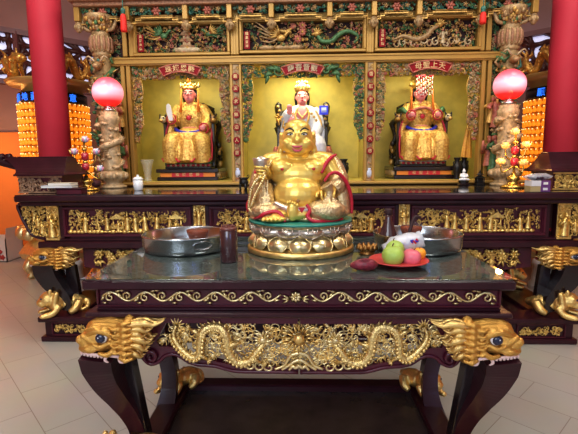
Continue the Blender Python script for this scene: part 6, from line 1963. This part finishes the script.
        sp('bead_curtain', g, ['trim_red', 'eye_white'], cr, 'red and white bead curtain over the face')
        tx = (-10.5, 9.5)
    else:
        g.lathe([(6.4, 0), (6.8, 2), (6, 6), (4.6, 10), (2.4, 13), (0, 14)], (hx, -3, hb+5.5), 20, 0, True)
        for q in range(7): a = PI*1.05+PI*.9*q/6; g.ell((hx+6.6*math.cos(a), -3+6.6*math.sin(a), hb+9.5), (1.5, 1.0, 3.0), 0, 7, 5)
        for q in range(5): a = PI*1.1+PI*.8*q/4; g.ell((hx+5.2*math.cos(a), -3+5.2*math.sin(a), hb+14), (1.4, 1.0, 2.6), 0, 7, 5)
        g.ell((hx, -9.4, hb+11), (1.5, 1.0, 2.2), 1, 8, 6)
        cr = sp('crown', g, ['gold', 'eye_white'], None, 'tall filigree gold crown')
        g = MB(); P = [(hx+s_*7.2, -2+.0, hb+z_) for s_, z_ in ()]
        tx = ()
    for x in tx:
        g = MB(); g.tube([(x, -8, hb+5), (x+.3*(1 if x > 0 else -1), -10.5, hb-8), (x+.6*(1 if x > 0 else -1), -11.5, hb-17)], [.6, 1.0, 1.3], 7); sp('crown_tassel', g, 'orange', cr, 'orange silk tassel')
    if kind == 'centre':
        # lotus seat edge and swept robe folds at the lap
        g = MB()
        for q in range(13):
            a = PI+PI*q/12; g.tube([(22*math.cos(a), -6+16*math.sin(a), 14), (27*math.cos(a), -6+20*math.sin(a), 18), (27*math.cos(a), -6+20*math.sin(a), 24)], [3.5, 3.8, .8], 7)
        sp('lotus_petals', g, 'c_pink', None, 'pink lotus petals round the seat')
        g = MB(); c = Vector((-22.5, -14, 50)); 
        for s in (0, 1, 2, 3, 4): a = PI/2+s*2*PI/5; leaf(g, c.x, c.z+1, c.y, a, 4.6, 2.6)
        g.tube([c+Vector((0, 0, -6)), c], [1.2, .8], 6); sp('gold_star', g, 'gold_deep', None, 'gold star finial on the chair arm')
        # posts of the throne rise higher here
        for s in (-1, 1):
            g = MB(); g.tube(catmull([(s*23, -8, 40), (s*22, -6, 52), (s*23.5, -4, 62), (s*21.5, -4, 66)], 4), [2.6, 3.2, 3.6, 2], 8)
            for q in range(6): g.ell((s*(22+1.6*(q % 2)), -9, 42+4*q), (1.8, 1.4, 1.6), 1, 6, 4)
            sp('throne_post', g, ['chair', 'c_gold'])
    return root, k, o_
statue('seated_deity_statue', 'seated gold robed statue with pink face holding white tablet, left niche', 193.5, 168.5, 5.25, 'left')
statue('seated_deity_statue', 'seated gold robed statue with red and white bead curtain crown, right niche', 418.0, 166, 5.25, 'right')
rt, kg, og = statue('seated_goddess_statue', 'seated white robed goddess statue with tall gold crown, centre niche behind the buddha', 302.5, 171, 5.3, 'centre')
# blue framed card on the throne
c = pt(323.8, 110, 5.14)
t = thing('blue_card', 'small blue framed card with pale centre on the right post of the centre throne', 'card', (c.x, 5.16, c.z-.05))
g = MB(); g.box(c.x-.052, c.x+.052, 5.155, 5.165, c.z-.052, c.z+.052, 0, .002); bdd = part('frame', g, mat('bright_blue_frame', (.03, .04, .55), .35, emit=(.03, .05, .8), es=.25), t)
g = MB(); g.box(c.x-.028, c.x+.030, 5.150, 5.156, c.z-.024, c.z+.030); g.box(c.x-.024, c.x+.026, 5.149, 5.151, c.z-.016, c.z-.006, 1); part('pale_centre', g, ['petal_blue', 'blue'], t, label='pale centre with a dark line')
# ================================================================== LIGHT
def area(name, loc, size, power, col, target, sy=None):
    l = bpy.data.lights.new(name, 'AREA'); l.size = size; l.energy = power; l.color = col
    if sy: l.shape = 'RECTANGLE'; l.size_y = sy
    o = bpy.data.objects.new(name, l); COL.objects.link(o); o.location = loc
    d = Vector(target)-Vector(loc); o.rotation_euler = d.to_track_quat('-Z', 'Y').to_euler()
    return o
w = bpy.data.worlds.new('world'); SC.world = w; w.use_nodes = True
nt = w.node_tree; bg = nt.nodes['Background']
tc = nt.nodes.new('ShaderNodeTexCoord'); sx_ = nt.nodes.new('ShaderNodeSeparateXYZ'); rp = nt.nodes.new('ShaderNodeValToRGB')
rp.color_ramp.elements[0].position = .35; rp.color_ramp.elements[0].color = (.25, .22, .20, 1)
rp.color_ramp.elements[1].position = .7; rp.color_ramp.elements[1].color = (.85, .92, 1.0, 1)
mpn = nt.nodes.new('ShaderNodeMath'); mpn.operation = 'MULTIPLY_ADD'; mpn.inputs[1].default_value = .5; mpn.inputs[2].default_value = .5
nt.links.new(tc.outputs['Generated'], sx_.inputs[0]); nt.links.new(sx_.outputs['Z'], mpn.inputs[0]); nt.links.new(mpn.outputs[0], rp.inputs['Fac']); nt.links.new(rp.outputs['Color'], bg.inputs['Color'])
bg.inputs['Strength'].default_value = .9
area('front_daylight', (-1.5, -3.2, 3.4), 3.0, 140, (.84, .92, 1), (0, 2.5, .9))
area('ceiling_light', (-1.6, 1.4, 4.5), 1.2, 62, (1, .95, .88), (-1.2, 3, 0))
area('ceiling_light', (1.6, 1.4, 4.5), 1.2, 62, (1, .95, .88), (1.2, 3, 0))
area('ceiling_light', (-2.6, 3.8, 4.6), 1.0, 24, (1, .90, .8), (-2.0, 5, 1.5))
area('ceiling_light', (2.6, 3.8, 4.6), 1.0, 24, (1, .90, .8), (2.0, 5, 1.5))
area('ceiling_light', (0, 3.4, 4.6), 1.4, 30, (1, .93, .84), (0, 4.8, 1.8))
area('blue_sign_light', (-1.25, -1.2, 1.75), .28, 7, (.16, .30, 1), (-.4, 2.4, 1.0), .9)
area('blue_sign_light', (1.65, -1.2, 1.75), .20, 5, (.16, .30, 1), (.5, 2.4, 1.0), .9)
l = bpy.data.lights.new('orange_fill_light', 'POINT'); l.energy = 30; l.color = (1, .55, .2); l.shadow_soft_size = .15  # added unseen fill that tints the far left floor and wall orange
o = bpy.data.objects.new('orange_fill_light', l); COL.objects.link(o); o.location = (-5.3, 6.3, 1.7)
